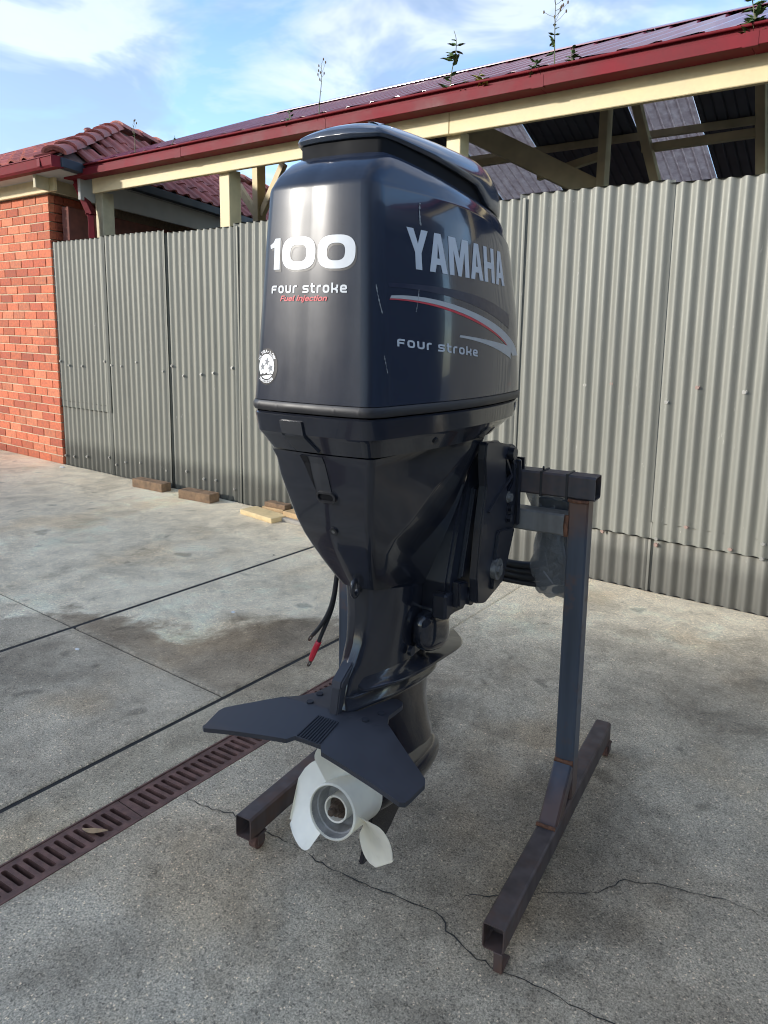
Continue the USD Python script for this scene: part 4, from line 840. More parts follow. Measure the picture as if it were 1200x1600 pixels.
foil = part(motor, "hydrofoil", foil_solid(hp, 0.010), MAT["foil_plastic"], 35)
for k in range(9):
    u = -0.029 + k * 0.058 / 8
    part(foil, "rib", foil_solid(Polygon([(u - 0.0014, -0.189), (u + 0.0014, -0.189), (u * 0.9 + 0.0014, -0.118), (u * 0.9 - 0.0014, -0.118)]), 0.004, 0.0026), MAT["foil_rib"], False)
for u, v in ((-0.085, -0.035), (0.085, -0.035), (-0.075, -0.085), (0.075, -0.085)):
    c = trimesh.creation.cylinder(0.008, 0.006, sections=16); c.apply_translation([u, v, foil_z(u, v) + 0.001]); part(foil, "bolt", c, MAT["foil_rib"], 30)
# propeller
prop = part(motor, "propeller", cat(
    loft([axring(t, r, 48) for t, r in ((0.03, 0.0565), (0.0, 0.0575), (-0.004, 0.060), (0.0, 0.0635), (0.02, 0.0625), (0.07, 0.0625), (0.115, 0.064), (0.118, 0.04))])), MAT["prop_white"], 40)
part(prop, "barrel", loft([axring(t, r, 40) for t, r in ((0.0, 0.0575), (0.018, 0.0555), (0.019, 0.052), (0.055, 0.0505), (0.056, 0.030))]), MAT["prop_inside"], 30)
part(prop, "inner_hub", loft([axring(t, r, 32) for t, r in ((0.06, 0.031), (0.014, 0.031), (0.012, 0.0295), (0.014, 0.0265), (0.03, 0.0262))]), MAT["prop_white"], 30)
part(prop, "washer", loft([axring(t, r, 28) for t, r in ((0.03, 0.0262), (0.027, 0.024), (0.027, 0.014))], False, True), MAT["greasy_metal"], 30)
part(prop, "shaft_nut", cat(loft([axring(t, r, 6) for t, r in ((0.03, 0.0155), (0.008, 0.0155), (0.005, 0.013))], True, True), loft([axring(t, r, 16) for t, r in ((0.02, 0.0085), (-0.006, 0.0085), (-0.008, 0.007))], True, True)), MAT["greasy_metal"], 25)
def blade(phi0):
    """phi0: angle of the blade's mid line seen from behind, anticlockwise from starboard"""
    R0, R1, NR, NC = 0.060, 0.166, 17, 15; P = 0.56; top, bot = [], []
    for i in range(NR):
        f = i / (NR - 1); r = R0 + (R1 - R0) * f
        w = math.radians(60 + 28 * math.sin(min(1, f / 0.5) * math.pi / 2)) * (1 - max(0, (f - 0.25) / 0.75) ** 2.6) ** 0.55 + math.radians(3)
        te = phi0 - math.radians(30) * max(0, (f - 0.5) / 0.5) ** 2.2
        for jn in range(NC):
            q_ = jn / (NC - 1); s = 1 - 2 * q_
            ph = te - w * q_                      # q_ = 0: trailing edge
            ax = 0.016 + P / (2 * np.pi) * (phi0 - ph) * (0.80 + 0.1 * f) - 0.022 * f + 0.008 * math.sin(q_ * math.pi)
            c = HC + AX * ax + np.array([1, 0, 0]) * r * math.cos(ph) + UPA * r * math.sin(ph)
            th = (0.0045 * (1 - 0.6 * f)) * (1 - 0.75 * abs(s) ** 3) + 0.0006
            top.append(c - AX * th / 2); bot.append(c + AX * th / 2)
    top, bot = np.array(top), np.array(bot); n = NR * NC; V = np.vstack([top, bot]); F = []
    for i in range(NR - 1):
        for q in range(NC - 1):
            a, b, c, d = i * NC + q, i * NC + q + 1, (i + 1) * NC + q + 1, (i + 1) * NC + q
            F += [[a, b, c], [a, c, d], [n + a, n + c, n + b], [n + a, n + d, n + c]]
    rim = [i * NC for i in range(NR)] + [(NR - 1) * NC + q for q in range(1, NC)] + [i * NC + NC - 1 for i in range(NR - 2, -1, -1)]
    for a, b in zip(rim[:-1], rim[1:]): F += [[a, n + a, n + b], [a, n + b, b]]
    m = trimesh.Trimesh(V, F, process=False); m.fix_normals(); return m
for ph in (243, 3, 123): part(prop, "blade", blade(math.radians(ph)), MAT["prop_white"], 50)
# lower mount cover on the side of the leg
for s in (1, -1):
    e = trimesh.creation.icosphere(3, 1.0); v = e.vertices; v = np.sign(v) * np.abs(v) ** 0.72; v = v * [0.028, 0.078, 0.056]; v[:, 2] += -0.25 * v[:, 1]; e.vertices = v + [s * 0.074, 0.225, 0.655]
    part(motor, "mount_cover", e, MAT["lower_paint"], 60)
pl_ = trimesh.creation.cylinder(0.012, 0.01, sections=16); pl_.apply_transform(trimesh.transformations.rotation_matrix(np.pi / 2, [0, 1, 0])); pl_.apply_translation([0.063, 0.14, 0.627]); part(motor, "plug", pl_, MAT["bracket_paint"], 30)
# tow eye on the back of the apron
eye = trimesh.creation.torus(0.013, 0.0055, 20, 10); eye.apply_transform(trimesh.transformations.rotation_matrix(np.pi / 2, [0, 1, 0])); eye.vertices[:, 2] *= 1.35; eye.apply_translation([0.012, -0.033, 0.835]); part(motor, "drain_eye", eye, MAT["lower_paint"], 60)
# rear details on the apron: latch cover, recess with vent, screw
def cast(mesh, o, d):
    """first hit of rays along an axis on a mesh: points and faces (-1 where a ray misses)"""
    ax = int(np.abs(d).argmax()); k = [i for i in range(3) if i != ax]; sg = np.sign(d[ax])
    tri = mesh.triangles; keep = np.where(np.abs(mesh.face_normals[:, ax]) > 1e-3)[0]; q = o[:, k]
    t2 = tri[keep][:, :, k]; inside = (t2.max(1) >= q.min(0) - 1e-6).all(1) & (t2.min(1) <= q.max(0) + 1e-6).all(1); keep, t2 = keep[inside], t2[inside]
    A, B, C = t2[:, 0], t2[:, 1], t2[:, 2]; den = (B[:, 1] - C[:, 1]) * (A[:, 0] - C[:, 0]) + (C[:, 0] - B[:, 0]) * (A[:, 1] - C[:, 1]); den = np.where(np.abs(den) < 1e-15, 1e-15, den); z = tri[keep][:, :, ax]
    P = o.copy(); fi = np.full(len(o), -1)
    for i0 in range(0, len(o), 400):
        p = q[i0:i0 + 400]; dx, dy = p[:, None, 0] - C[None, :, 0], p[:, None, 1] - C[None, :, 1]
        l1 = ((B[:, 1] - C[:, 1]) * dx + (C[:, 0] - B[:, 0]) * dy) / den; l2 = ((C[:, 1] - A[:, 1]) * dx + (A[:, 0] - C[:, 0]) * dy) / den; l3 = 1 - l1 - l2
        h = l1 * z[:, 0] + l2 * z[:, 1] + l3 * z[:, 2]; h = np.where((l1 > -1e-5) & (l2 > -1e-5) & (l3 > -1e-5), h * sg, np.inf)
        if h.shape[1] == 0: continue
        j_ = h.argmin(1); hv = h[np.arange(len(p)), j_]; ok = np.isfinite(hv)
        P[i0:i0 + 400][ok, ax] = hv[ok] * sg; fi[i0:i0 + 400][ok] = keep[j_[ok]]
    return P, fi
def decal(parent, name, poly, mat, face, surf, lift=0.0008, step=0.012, thick=0.0, label=None):
    """a flat outline laid on a curved surface. face 'rear': outline in (u, z); 'side': outline in (v, z), on the starboard side"""
    if poly.is_empty: return
    ms = []
    for g in getattr(poly, "geoms", [poly]):
        if g.area < 1e-9: continue
        V, F = dense(g, step); tm = trimesh.Trimesh(np.c_[V, np.zeros(len(V))], F); tm.merge_vertices(); V, F = tm.vertices[:, :2], tm.faces
        if face == "rear": o, d = np.c_[V[:, 0], np.full(len(V), -0.6), V[:, 1]], np.array([0, 1.0, 0])
        else: o, d = np.c_[np.full(len(V), 0.6), V], np.array([-1.0, 0, 0])
        P, fi = cast(surf, o, d)
        if (fi < 0).any(): continue
        nn = surf.face_normals[fi]; nn = nn * np.sign(-(nn @ d))[:, None]
        Q = P + nn * lift; m = trimesh.Trimesh(Q, F, process=False)
        if len(F) and (m.face_normals[0] @ d) > 0: m.invert()
        if thick:
            uq, cnt = np.unique(np.sort(tm.edges, 1), axis=0, return_counts=True); bs = {tuple(e) for e in uq[cnt == 1]}; n = len(Q); FF = [m.faces]
            for f in m.faces:
                for a, b in ((f[0], f[1]), (f[1], f[2]), (f[2], f[0])):
                    if tuple(sorted((a, b))) in bs: FF.append(np.array([[a, a + n, b + n], [a, b + n, b]]))
            m = trimesh.Trimesh(np.vstack([Q, Q - nn * thick]), np.vstack(FF), process=False)
        ms.append(m)
    if ms: return part(parent, name, cat(*ms), MAT[mat], False, label=label)
latch = Polygon([(-0.064, 1.224), (-0.010, 1.224), (-0.006, 1.19), (0.012, 1.162), (-0.042, 1.162), (-0.058, 1.186)])
decal(motor, "latch_gap", latch.buffer(0.007), "black_decal", "rear", tray_m, 0.0012, 0.004)
decal(motor, "latch_cover", latch, "latch_paint", "rear", tray_m, 0.0045, 0.004, thick=0.005)
rec = Polygon([(-0.042, 1.150), (0.012, 1.150), (0.020, 1.10), (0.022, 1.075), (-0.014, 1.072)])
decal(motor, "exhaust_recess", rec, "latch_paint", "rear", apron_m, 0.0014, 0.006)
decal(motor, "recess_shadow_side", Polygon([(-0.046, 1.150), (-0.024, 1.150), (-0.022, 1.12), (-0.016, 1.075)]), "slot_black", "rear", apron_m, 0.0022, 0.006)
vent = LineString([(-0.004, 1.064), (0.020, 1.064)]).buffer(0.0115)
vt = decal(motor, "exhaust_outlet", vent.difference(LineString([(-0.003, 1.064), (0.019, 1.064)]).buffer(0.0075)), "black_rubber", "rear", apron_m, 0.006, 0.006, thick=0.008)
decal(motor, "outlet_opening", LineString([(-0.003, 1.064), (0.019, 1.064)]).buffer(0.0078), "slot_black", "rear", apron_m, 0.0022, 0.006)
decal(motor, "screw", Point(0.008, 0.985).buffer(0.0085), "black_rubber", "rear", apron_m, 0.004, 0.006, thick=0.005)
decal(motor, "screw", Point(0.008, 0.985).buffer(0.004), "dull_alloy", "rear", apron_m, 0.0046, 0.006)
decal(motor, "screw", Point(0.02, 1.178).buffer(0.006), "black_rubber", "side", tray_m, 0.003, 0.006, thick=0.003)
decal(motor, "tray_badge", LineString([(0.42, 1.225), (0.43, 1.215)]).buffer(0.008), "dim_decal", "side", tray_m, 0.001, 0.006)
# ---- lettering
def square_letters(text, h, t=0.19, w=0.9, sp=0.26, slant=0.0):
    """rounded square lettering built from strokes; every letter is one cap high"""
    x = 0.0; out = []
    def st(*ls): return unary_union([LineString(l).buffer(t / 2, cap_style="flat", join_style="round") for l in ls])
    a, b = t / 2, 1 - t / 2
    def rr(x0, x1, y0, y1, r=0.22): return [(x0 + r, y1), (x0 + 0.08, y1 - 0.05), (x0, y1 - r), (x0, y0 + r), (x0 + 0.08, y0 + 0.05), (x0 + r, y0), (x1 - r, y0), (x1 - 0.08, y0 + 0.05), (x1, y0 + r), (x1, y1 - r), (x1 - 0.08, y1 - 0.05), (x1 - r, y1), (x0 + r, y1)]
    for ch in text:
        if ch == " ": x += 0.55; continue
        L, R = t / 2, w - t / 2; ww = w
        if ch == "F": g = st([(L, 0), (L, b - 0.2), (L + 0.06, b - 0.06), (L + 0.2, b), (w, b)], [(L, 0.48), (w - 0.1, 0.48)])
        elif ch == "O": g = st(rr(L, R, a, b))
        elif ch == "U": g = st([(L, 1), (L, a + 0.22), (L + 0.07, a + 0.06), (L + 0.22, a), (R - 0.22, a), (R - 0.07, a + 0.06), (R, a + 0.22), (R, 1)])
        elif ch == "R": ww = 0.62; g = st([(L, 0), (L, b - 0.22), (L + 0.07, b - 0.06), (L + 0.22, b), (0.62, b)])
        elif ch == "S": g = st([(w, b), (L + 0.2, b), (L + 0.05, b - 0.05), (L, b - 0.14), (L + 0.05, 0.54), (L + 0.2, 0.5), (R - 0.2, 0.5), (R - 0.05, 0.46), (R, a + 0.14), (R - 0.05, a + 0.05), (R - 0.2, a), (0, a)])
        elif ch == "T": ww = 0.66; g = st([(0.2, 1.25), (0.2, a + 0.22), (0.27, a + 0.06), (0.42, a), (0.66, a)], [(0.0, b - 0.02), (0.66, b - 0.02)])
        elif ch == "K": g = st([(L, 0), (L, 1.25)], [(L, 0.48), (R - 0.25, 0.48), (R, 0.3), (R, 0)], [(R - 0.25, 0.48), (R, 0.68), (R, 1)])
        elif ch == "E": g = st([(R, 0.46), (R, b - 0.22), (R - 0.07, b - 0.06), (R - 0.22, b), (L + 0.22, b), (L + 0.07, b - 0.06), (L, b - 0.22), (L, a + 0.22), (L + 0.07, a + 0.06), (L + 0.22, a), (w, a)], [(L, 0.5), (R, 0.5)])
        out.append(affinity.translate(g, x, 0)); x += ww + sp
    u = unary_union(out); W = x - sp
    return affinity.scale(u, h, h, origin=(0, 0)), W * h
def fit(poly, W, x0, x1, za, zb):
    """stretches an outline of width W to run from x0 to x1, its base line going from za to zb"""
    sx = (x1 - x0) / W; k = (zb - za) / (x1 - x0)
    return affinity.affine_transform(poly, [sx, 0, k * sx, 1, x0, za])
def word_caps():
    G = {"Y": ([(.23, 0), (.43, 0), (.43, .42), (.66, 1), (.45, 1), (.33, .64), (.21, 1), (0, 1), (.23, .42)], [], .66),
         "A": ([(0, 0), (.19, 0), (.235, .2), (.385, .2), (.43, 0), (.62, 0), (.42, 1), (.2, 1)], [(.268, .36), (.352, .36), (.31, .74)], .62),
         "M": ([(0, 0), (.185, 0), (.185, .66), (.345, 0), (.475, 0), (.635, .66), (.635, 0), (.82, 0), (.82, 1), (.545, 1), (.41, .47), (.275, 1), (0, 1)], [], .82),
         "H": ([(0, 0), (.2, 0), (.2, .4), (.42, .4), (.42, 0), (.62, 0), (.62, 1), (.42, 1), (.42, .58), (.2, .58), (.2, 1), (0, 1)], [], .62)}
    x = 0; out = []
    for ch in "YAMAHA":
        p, hole, w = G[ch]; g = Polygon(p, [hole] if hole else []); out.append(affinity.translate(g, x, 0)); x += w + (.015 if ch == 'Y' else .075)
    return unary_union(out), x - .075
wp, W = word_caps()
wp = affinity.scale(wp, 1, 0.078, origin=(0, 0)); wp = fit(wp, W, -0.072, 0.318, 1.5265, 1.5185)
decal(cowl, "name_lettering", wp, "silver_decal", "side", cowl_m)
fp, W = square_letters("FOUR STROKE", 0.0150, 0.235)
decal(cowl, "side_lettering", fit(fp, W, -0.112, 0.158, 1.376, 1.3535), "silver_decal", "side", cowl_m)
# sweeping stripes
def swoosh(top, bot, n=40):
    t = spline(top, n); b = spline(bot, n); return Polygon(list(map(tuple, t)) + list(map(tuple, b[::-1]))).buffer(0)
decal(cowl, "stripe", swoosh([(-0.122, 1.4715), (0.0, 1.4705), (0.13, 1.452), (0.26, 1.424), (0.36, 1.392), (0.43, 1.352)], [(-0.126, 1.466), (0.0, 1.461), (0.13, 1.439), (0.26, 1.405), (0.34, 1.374), (0.375, 1.352)]), "grey_decal", "side", cowl_m)
decal(cowl, "stripe", swoosh([(-0.126, 1.4655), (0.0, 1.4605), (0.13, 1.4385), (0.26, 1.4045), (0.33, 1.3785)], [(-0.127, 1.4635), (0.0, 1.4565), (0.13, 1.433), (0.26, 1.400), (0.33, 1.3765)]), "red_decal", "side", cowl_m)
decal(cowl, "stripe", swoosh([(0.085, 1.400), (0.20, 1.391), (0.36, 1.374)], [(0.082, 1.3955), (0.20, 1.3805), (0.36, 1.345)]), "grey_decal", "side", cowl_m)
decal(cowl, "stripe", swoosh([(-0.128, 1.495), (0.02, 1.496), (0.16, 1.486), (0.34, 1.452)], [(-0.128, 1.487), (0.02, 1.482), (0.16, 1.462), (0.34, 1.418)]), "navy_decal", "side", cowl_m, 0.0005)
for pts in ([(-0.03, 1.655), (-0.033, 1.635), (-0.031, 1.612)], [(-0.155, 1.49), (-0.152, 1.465), (-0.146, 1.437)], [(-0.045, 1.488), (-0.05, 1.462), (-0.056, 1.443)], [(-0.147, 1.358), (-0.144, 1.34), (-0.141, 1.325)]):
    rr_ = np.random.default_rng(int(abs(pts[0][1]) * 1000)); P = spline(pts, 14); w = 0.0011 * rr_.uniform(0.1, 1.3, 14)
    if pts[0][0] == -0.03: w *= 2.2
    decal(cowl, "scratch", Polygon([(a - q, b) for (a, b), q in zip(P, w)] + [(a + q, b) for (a, b), q in zip(P[::-1], w[::-1])]).buffer(0), "scratch_pale", "side", cowl_m, 0.0010, 0.02)
# rear: power number, wording, badge
def big_number():
    one = Polygon([(0.10, 0), (0.32, 0), (0.32, 1), (0.13, 1), (0.06, 0.88), (-0.06, 0.80), (-0.04, 0.68), (0.10, 0.72)])
    def zero(x):
        th = np.linspace(0, 2 * np.pi, 48, endpoint=False); sg = lambda v, p: np.sign(v) * np.abs(v) ** p
        o = [(x + 0.55 + 0.55 * sg(math.cos(q), 0.72), 0.5 + 0.52 * sg(math.sin(q), 0.72)) for q in th]; i = [(x + 0.55 + 0.265 * sg(math.cos(q), 0.72), 0.5 + 0.27 * sg(math.sin(q), 0.72)) for q in th]
        return Polygon(o, [i])
    return unary_union([one, zero(0.40), zero(1.58)]), 2.68
bp, W = big_number()
bp = affinity.scale(bp, 1, 0.060, origin=(0, 0)); num = fit(bp, W, -0.100, 0.099, 1.5195, 1.5195)
decal(cowl, "number_shadow", unary_union([affinity.translate(num, 0.0035, -0.0045), affinity.translate(num, 0.0018, -0.0022)]), "black_decal", "rear", cowl_m, 0.0005)
decal(cowl, "number_lettering", num, "silver_decal", "rear", cowl_m, 0.0011)
fp, W = square_letters("FOUR STROKE", 0.0150, 0.235)
decal(cowl, "rear_lettering", fit(fp, W, -0.097, 0.085, 1.4735, 1.4735), "silver_decal", "rear", cowl_m, 0.0009)
def text_poly(text, h):
    m = meshkit.text_mesh(text, h, 0.002, True); sec = [Polygon(m.vertices[f][:, :2]) for f in m.faces[np.abs(m.face_normals[:, 2]) > 0.9] if m.vertices[f][:, 2].mean() > 0.001]
    u = unary_union([q.buffer(1e-6) for q in sec]); return u
tp = text_poly("Fuel injection", 0.0098); tp = affinity.affine_transform(tp, [1, 0.28, 0, 1, 0, 0]); b_ = tp.bounds; tp = affinity.translate(tp, -b_[0], 0)
decal(cowl, "small_lettering", affinity.affine_transform(tp, [0.115 / (b_[2] - b_[0]), 0, 0, 1, -0.072, 1.4585]), "red_decal", "rear", cowl_m, 0.0013)
BC = (-0.104, 1.3285); BR = 0.0265
disc = affinity.translate(affinity.scale(Point(0, 0).buffer(1, quad_segs=16), 0.0215, 0.0250), *BC)
decal(cowl, "badge_ground", affinity.translate(affinity.scale(Point(0, 0).buffer(1, quad_segs=16), 0.0305, 0.0365), *BC), "black_decal", "rear", cowl_m, 0.0006)
wave = Polygon([(BC[0] - 0.03, BC[1] - 0.0165), (BC[0] - 0.018, BC[1] - 0.0185), (BC[0] - 0.009, BC[1] - 0.0125), (BC[0] - 0.007, BC[1] - 0.0160), (BC[0] + 0.002, BC[1] - 0.0115), (BC[0] + 0.004, BC[1] - 0.0155), (BC[0] + 0.012, BC[1] - 0.0130), (BC[0] + 0.03, BC[1] - 0.0165), (BC[0] + 0.03, BC[1] - 0.0185), (BC[0] + 0.012, BC[1] - 0.0158), (BC[0] - 0.004, BC[1] - 0.0185), (BC[0] - 0.018, BC[1] - 0.0208), (BC[0] - 0.03, BC[1] - 0.0188)]).buffer(0)
decal(cowl, "badge_disc", disc.difference(wave), "white_decal", "rear", cowl_m, 0.0011)
def star(cx, cy, r, rot): return Polygon([(cx + (r if k % 2 == 0 else r * 0.42) * math.cos(rot + k * math.pi / 5) * 0.9, cy + (r if k % 2 == 0 else r * 0.42) * math.sin(rot + k * math.pi / 5) * 1.05) for k in range(10)])
decal(cowl, "badge_star", unary_union([star(BC[0] - 0.0115, BC[1] - 0.001, 0.0085, 1.7), star(BC[0] + 0.001, BC[1] + 0.0095, 0.0095, 1.4), star(BC[0] + 0.0115, BC[1] - 0.003, 0.0095, 1.9)]), "dim_decal", "rear", cowl_m, 0.0016)
def arc_text(text, r, a0, a1, h, flip=False):
    out = []
    for k, ch in enumerate(text):
        if ch == " ": continue
        f = k / (len(text) - 1); a = a0 + (a1 - a0) * f; g = text_poly(ch, h); b = g.bounds; g = affinity.translate(g, -(b[0] + b[2]) / 2, -h / 2)
        g = affinity.rotate(g, math.degrees(a) - (90 if not flip else -90), origin=(0, 0)); out.append(affinity.translate(g, BC[0] + r * 0.86 * math.cos(a), BC[1] + r * math.sin(a)))
    return unary_union(out)
decal(cowl, "badge_lettering", unary_union([arc_text("ULTRA-LOW", 0.0305, math.radians(150), math.radians(38), 0.0062), arc_text("EMISSION", 0.0305, math.radians(-128), math.radians(-52), 0.0055, True)]), "white_decal", "rear", cowl_m, 0.0012)
# ---- clamp and swivel brackets
br_poly = Polygon([(0.278, 1.142), (0.335, 1.138), (0.400, 1.124), (0.455, 1.112), (0.478, 1.098), (0.492, 1.05), (0.498, 0.93), (0.485, 0.885), (0.455, 0.83), (0.415, 0.752), (0.395, 0.738), (0.30, 0.722), (0.254, 0.736), (0.245, 0.80), (0.262, 0.93), (0.285, 1.03), (0.272, 1.10)]).buffer(-0.01).buffer(0.01)
win = Polygon([(0.405, 1.095), (0.445, 1.085), (0.462, 1.06), (0.466, 1.01), (0.430, 0.985), (0.410, 1.03)]).buffer(-0.006).buffer(0.006)
for s in (1, -1):
    a, b = (0.165, 0.188) if s > 0 else (-0.188, -0.165)
    br = part(motor, "clamp_bracket", cat(bevel_plate(br_poly.difference(win), a, b, "x", 0.004), extr(win, a + 0.002, a + 0.008, "x")), MAT["bracket_paint"], False)
    if s > 0:
        rib = LineString([(0.41, 1.09), (0.468, 1.02)]).buffer(0.004); part(br, "web", extr(rib, 0.172, 0.187, "x"), MAT["bracket_paint"], False)
        rib = LineString([(0.30, 0.965), (0.39, 1.01), (0.44, 1.03)]).buffer(0.005); part(br, "web", extr(rib, 0.186, 0.194, "x"), MAT["bracket_paint"], False)
        raised = Polygon([(0.36, 0.90), (0.475, 0.885), (0.44, 0.82), (0.40, 0.75), (0.33, 0.745), (0.34, 0.82)]).buffer(-0.01).buffer(0.01); part(br, "lower_pad", bevel_plate(raised, 0.186, 0.196, "x", 0.004), MAT["bracket_paint"], False)
    part(br, "transom_flange", cat(cbox(*( (0.155, 0.200) if s > 0 else (-0.200, -0.155)), 0.484, 0.4985, 0.885, 1.07, 0.004), cbox(*((0.150, 0.19) if s > 0 else (-0.19, -0.150)), 0.47, 0.555, 1.043, 1.062, 0.004)), MAT["bracket_paint"], False)
    sgn = 1 if s > 0 else -1
    for v, z, r, m in ((0.432, 0.975, 0.0115, "dull_alloy"), (0.437, 0.945, 0.010, "bracket_paint"), (0.434, 0.918, 0.011, "bracket_paint")):
        part(br, "bolt", cat(cyl((sgn * 0.185, v, z), (sgn * 0.199, v, z), r, 6), cyl((sgn * 0.185, v, z), (sgn * 0.190, v, z), r * 1.35, 18)), MAT[m], 20)
    part(br, "pivot_boss", cat(cyl((sgn * 0.18, 0.352, 0.800), (sgn * 0.202, 0.352, 0.800), 0.028, 22), cyl((sgn * 0.2, 0.352, 0.798), (sgn * 0.208, 0.352, 0.798), 0.015, 6)), MAT["dull_alloy"], 20)
    part(br, "tilt_tube_nut", cyl((sgn * 0.10, 0.51, 1.088), (sgn * 0.10, 0.545, 1.088), 0.02, 16), MAT["bracket_paint"], 30)
part(motor, "tilt_tube", cyl((-0.22, 0.43, 1.095), (0.205, 0.43, 1.095), 0.017, 18), MAT["bracket_paint"], 30)
part(motor, "steering_nut", cyl((0.15, 0.50, 1.085), (0.15, 0.535, 1.085), 0.018, 16), MAT["black_rubber"], 30)
part(motor, "lug", extr(Polygon([(0.160, 1.040), (0.200, 1.040), (0.200, 1.072), (0.160, 1.072)]).difference(Point(0.178, 1.058).buffer(0.008)), 0.512, 0.52, "y"), MAT["bracket_paint"], False)
sw = Polygon([(0.27, 1.13), (0.46, 1.10), (0.45, 0.9), (0.36, 0.74), (0.275, 0.70), (0.20, 0.712), (0.185, 0.80), (0.225, 0.92), (0.28, 1.04)]).buffer(-0.012).buffer(0.012)
part(motor, "swivel_rib", cat(bevel_plate(Polygon([(0.235, 0.80), (0.30, 1.02), (0.33, 1.02), (0.275, 0.80)]), 0.136, 0.150, "x", 0.004), bevel_plate(Polygon([(0.205, 0.735), (0.25, 0.73), (0.26, 0.79), (0.205, 0.80)]), 0.136, 0.160, "x", 0.005)), MAT["bracket_paint"], False)
part(motor, "swivel_bracket", bevel_plate(sw, -0.138, 0.138, "x", 0.010), MAT["bracket_paint"], False)
part(motor, "lower_clamp_bar", cat(cyl((-0.165, 0.27, 0.745), (0.165, 0.27, 0.745), 0.022, 16), cyl((-0.12, 0.215, 0.715), (0.125, 0.215, 0.715), 0.019, 16), cbox(0.10, 0.14, 0.17, 0.26, 0.71, 0.775, 0.006)), MAT["bracket_paint"], 30)
part(motor, "lower_mount", cat(cyl((0.0, 0.26, 0.74), (0.055, 0.245, 0.685), 0.03, 14), cyl((0.035, 0.29, 0.735), (0.095, 0.25, 0.70), 0.014, 10)), MAT["bracket_paint"], 30)
# hoses looping between motor and stand
for k, (dz, du, r) in enumerate(((0.0, 0.0, 0.011), (-0.02, 0.01, 0.009), (-0.037, -0.006, 0.012), (-0.058, 0.012, 0.008))):
    p = spline([(0.02 + du, 0.46, 0.83 + dz), (0.08, 0.56, 0.758 + dz), (0.16 + du, 0.60, 0.735 + dz * 0.9), (0.24, 0.60, 0.752 + dz * 1.1), (0.31, 0.62, 0.83 + dz)], 30)
    part(motor, "hose", tube(p, r, 10), MAT["black_rubber"], True)
# battery leads hanging at the port side
P1 = spline([(-0.07, 0.05, 0.90), (-0.097, 0.05, 0.825), (-0.112, 0.05, 0.745), (-0.138, 0.048, 0.690), (-0.166, 0.045, 0.653)], 30)
P2 = spline([(-0.075, 0.07, 0.90), (-0.103, 0.062, 0.82), (-0.118, 0.06, 0.73), (-0.142, 0.055, 0.665), (-0.153, 0.05, 0.632)], 30)
c1 = part(motor, "battery_lead", tube(P1, 0.0052, 10), MAT["black_rubber"], True); c2 = part(motor, "battery_lead", tube(P2, 0.0052, 10), MAT["black_rubber"], True, label="battery lead with red sleeve")
part(c2, "red_sleeve", tube(spline([P2[-1] + (P2[-2] - P2[-1]) * 0.5, (-0.165, 0.049, 0.607), (-0.1745, 0.048, 0.583)], 8), [0.0075, 0.0078, 0.0078, 0.0078, 0.0078, 0.0076, 0.007, 0.006], 12), MAT["red_sleeve"], True)
def terminal(par, p, d):
    tq = trimesh.creation.torus(0.0065, 0.0022, 16, 8); tq.apply_transform(trimesh.transformations.rotation_matrix(np.pi / 2 + 0.3, [0.3, 1, 0.2])); tq.apply_translation(np.array(p) + np.array(d) * 0.012)
    part(par, "ring_terminal", cat(tq, cyl(p, np.array(p) + np.array(d) * 0.006, 0.004, 8)), MAT["greasy_metal"], 40)
terminal(c1, P1[-1], (-0.6, 0, -0.8)); terminal(c2, (-0.1745, 0.048, 0.583), (-0.4, 0, -0.9))

# ------------------------------------------------------------------ things tied to the stand
def loc(u, v, z):
    c, s = math.cos(math.radians(ROT)), math.sin(math.radians(ROT)); return (OX + c * u - s * v, OY + s * u + c * v, z)
def tie(u, label, tail):
    t = thing("cable_tie", label, "cable tie", loc(u, 0.53, 1.008), ROT, "cable ties on the top beam")
    o = Polygon([(-0.0325, -0.0345), (0.0325, -0.0345), (0.0325, 0.0345), (-0.0325, 0.0345)]); i = o.buffer(-0.0022)
    part(t, "band", extr(o.difference(i), -0.0032, 0.0032, "x"), MAT["black_rubber"], False)
    if tail: part(t, "tail", bar((0, -0.012, 0.034), (0.001, -0.018, 0.045), 0.005, 0.006, 0.001), MAT["black_rubber"], False)
tie(0.255, "black cable tie round the top beam, the one with a raised tail", True)
tie(0.327, "black cable tie round the top beam next to the rusty post weld", False)
bag = thing("plastic_bag", "clear plastic bag of small parts hanging between the stand's crossbeams", "bag", loc(0.265, 0.60, 0), ROT)
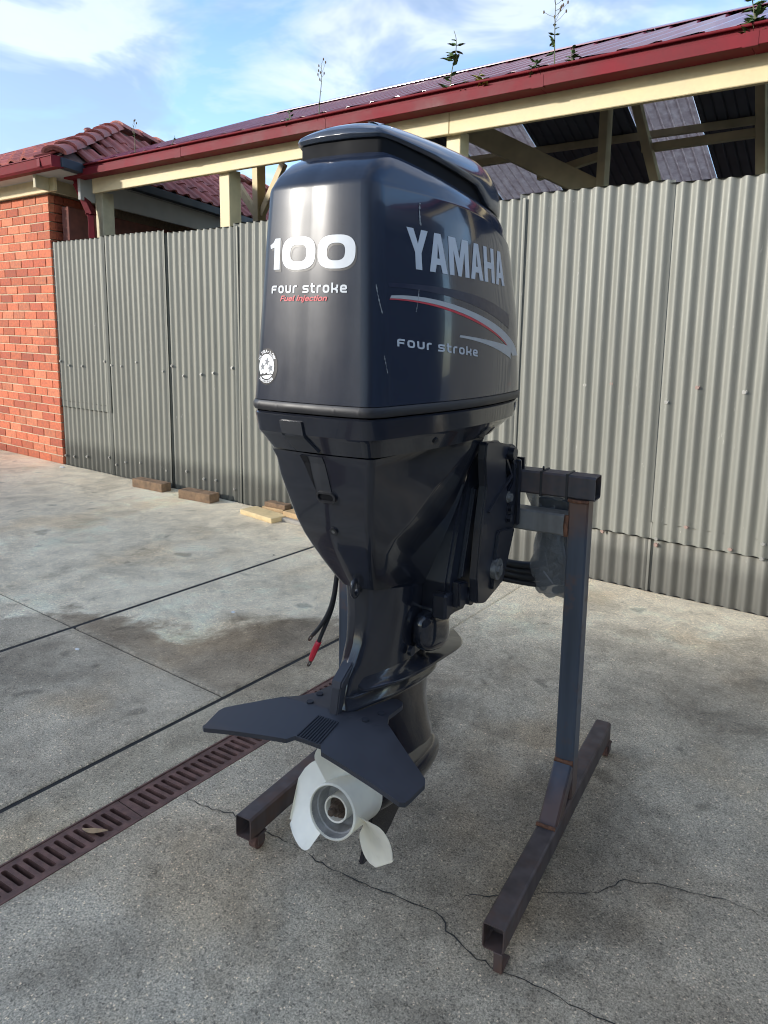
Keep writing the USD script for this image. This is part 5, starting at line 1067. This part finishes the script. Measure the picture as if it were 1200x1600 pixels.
def bag_mesh(inf, seed):
    n, mrow = 28, 18; rings = []
    for k in range(mrow):
        f = k / (mrow - 1); z = 0.665 + f * 0.335; hw = 0.047 + 0.016 * f + 0.012 * math.sin(f * 9); cx = -0.015 * f + 0.005
        r = []
        for q in range(n):
            a = 2 * np.pi * q / n; w = 0.006 * math.sin(3 * a + 11 * f + seed) + 0.004 * math.sin(7 * a - 17 * f)
            r.append((cx + (hw + w) * math.cos(a), (0.02 * inf * (0.6 + 0.7 * math.sin(math.pi * min(1, f + 0.15))) + w * 0.6) * math.sin(a), z + 0.004 * math.sin(5 * a)))
        rings.append(r)
    return loft(rings, True, True)
part(bag, "film", bag_mesh(1.0, 0.3), MAT["clear_bag"], 70)
cb = cbox(-0.038, 0.046, -0.008, 0.010, 0.695, 0.85, 0.006); part(bag, "sheet_of_parts", cb, MAT["bag_contents"], False)
part(bag, "box", cbox(-0.045, 0.045, -0.013, 0.013, 0.905, 0.95, 0.004), MAT["bag_contents"], False)
for u, z in ((-0.022, 0.683), (0.018, 0.680), (0.032, 0.686)):
    part(bag, "washer", cyl((u, -0.006, z), (u, 0.004, z), 0.012, 14), MAT["dull_alloy"], 30)
part(bag, "rod", bar((-0.02, -0.013, 0.735), (0.012, -0.013, 0.70), 0.006, 0.005), MAT["bright_steel"], False); part(bag, "rod", bar((-0.018, -0.013, 0.79), (-0.004, -0.013, 0.735), 0.004, 0.004), MAT["bright_steel"], False)

# ------------------------------------------------------------------ the buildings round the yard that the paint mirrors
bh_ = thing("long_house", "long low brick house behind the photographer, shading the yard", "house", (-12.5, -8.0, 0), 0)
part(bh_, "wall", bx(-9.2, 9.2, -3.2, 3.2, 0, 2.55), MAT["gable_wall"], False)
part(bh_, "roof", extr(Polygon([(-3.7, 2.42), (0, 4.58), (3.7, 2.42), (3.7, 2.52), (0, 4.68), (-3.7, 2.52)]), -9.6, 9.6, "x"), MAT["terracotta_tile"], False)
part(bh_, "gable", cat(extr(Polygon([(-3.2, 2.5), (3.2, 2.5), (0, 4.45)]), 9.0, 9.2, "x"), extr(Polygon([(-3.2, 2.5), (3.2, 2.5), (0, 4.45)]), -9.2, -9.0, "x")), MAT["gable_wall"], False)
ga = thing("dark_garage", "dark clad garage along the right side of the yard", "garage", (1.9, 0, 0), 0)
part(ga, "wall", bx(0, 0.2, -2.2, 4.2, 0, 2.5), MAT["garage_wall"], False)
part(ga, "roof", bar((-0.15, 1.0, 2.56), (5, 1.0, 3.5), 6.6, 0.08), MAT["dark_roof_sheet"], False)
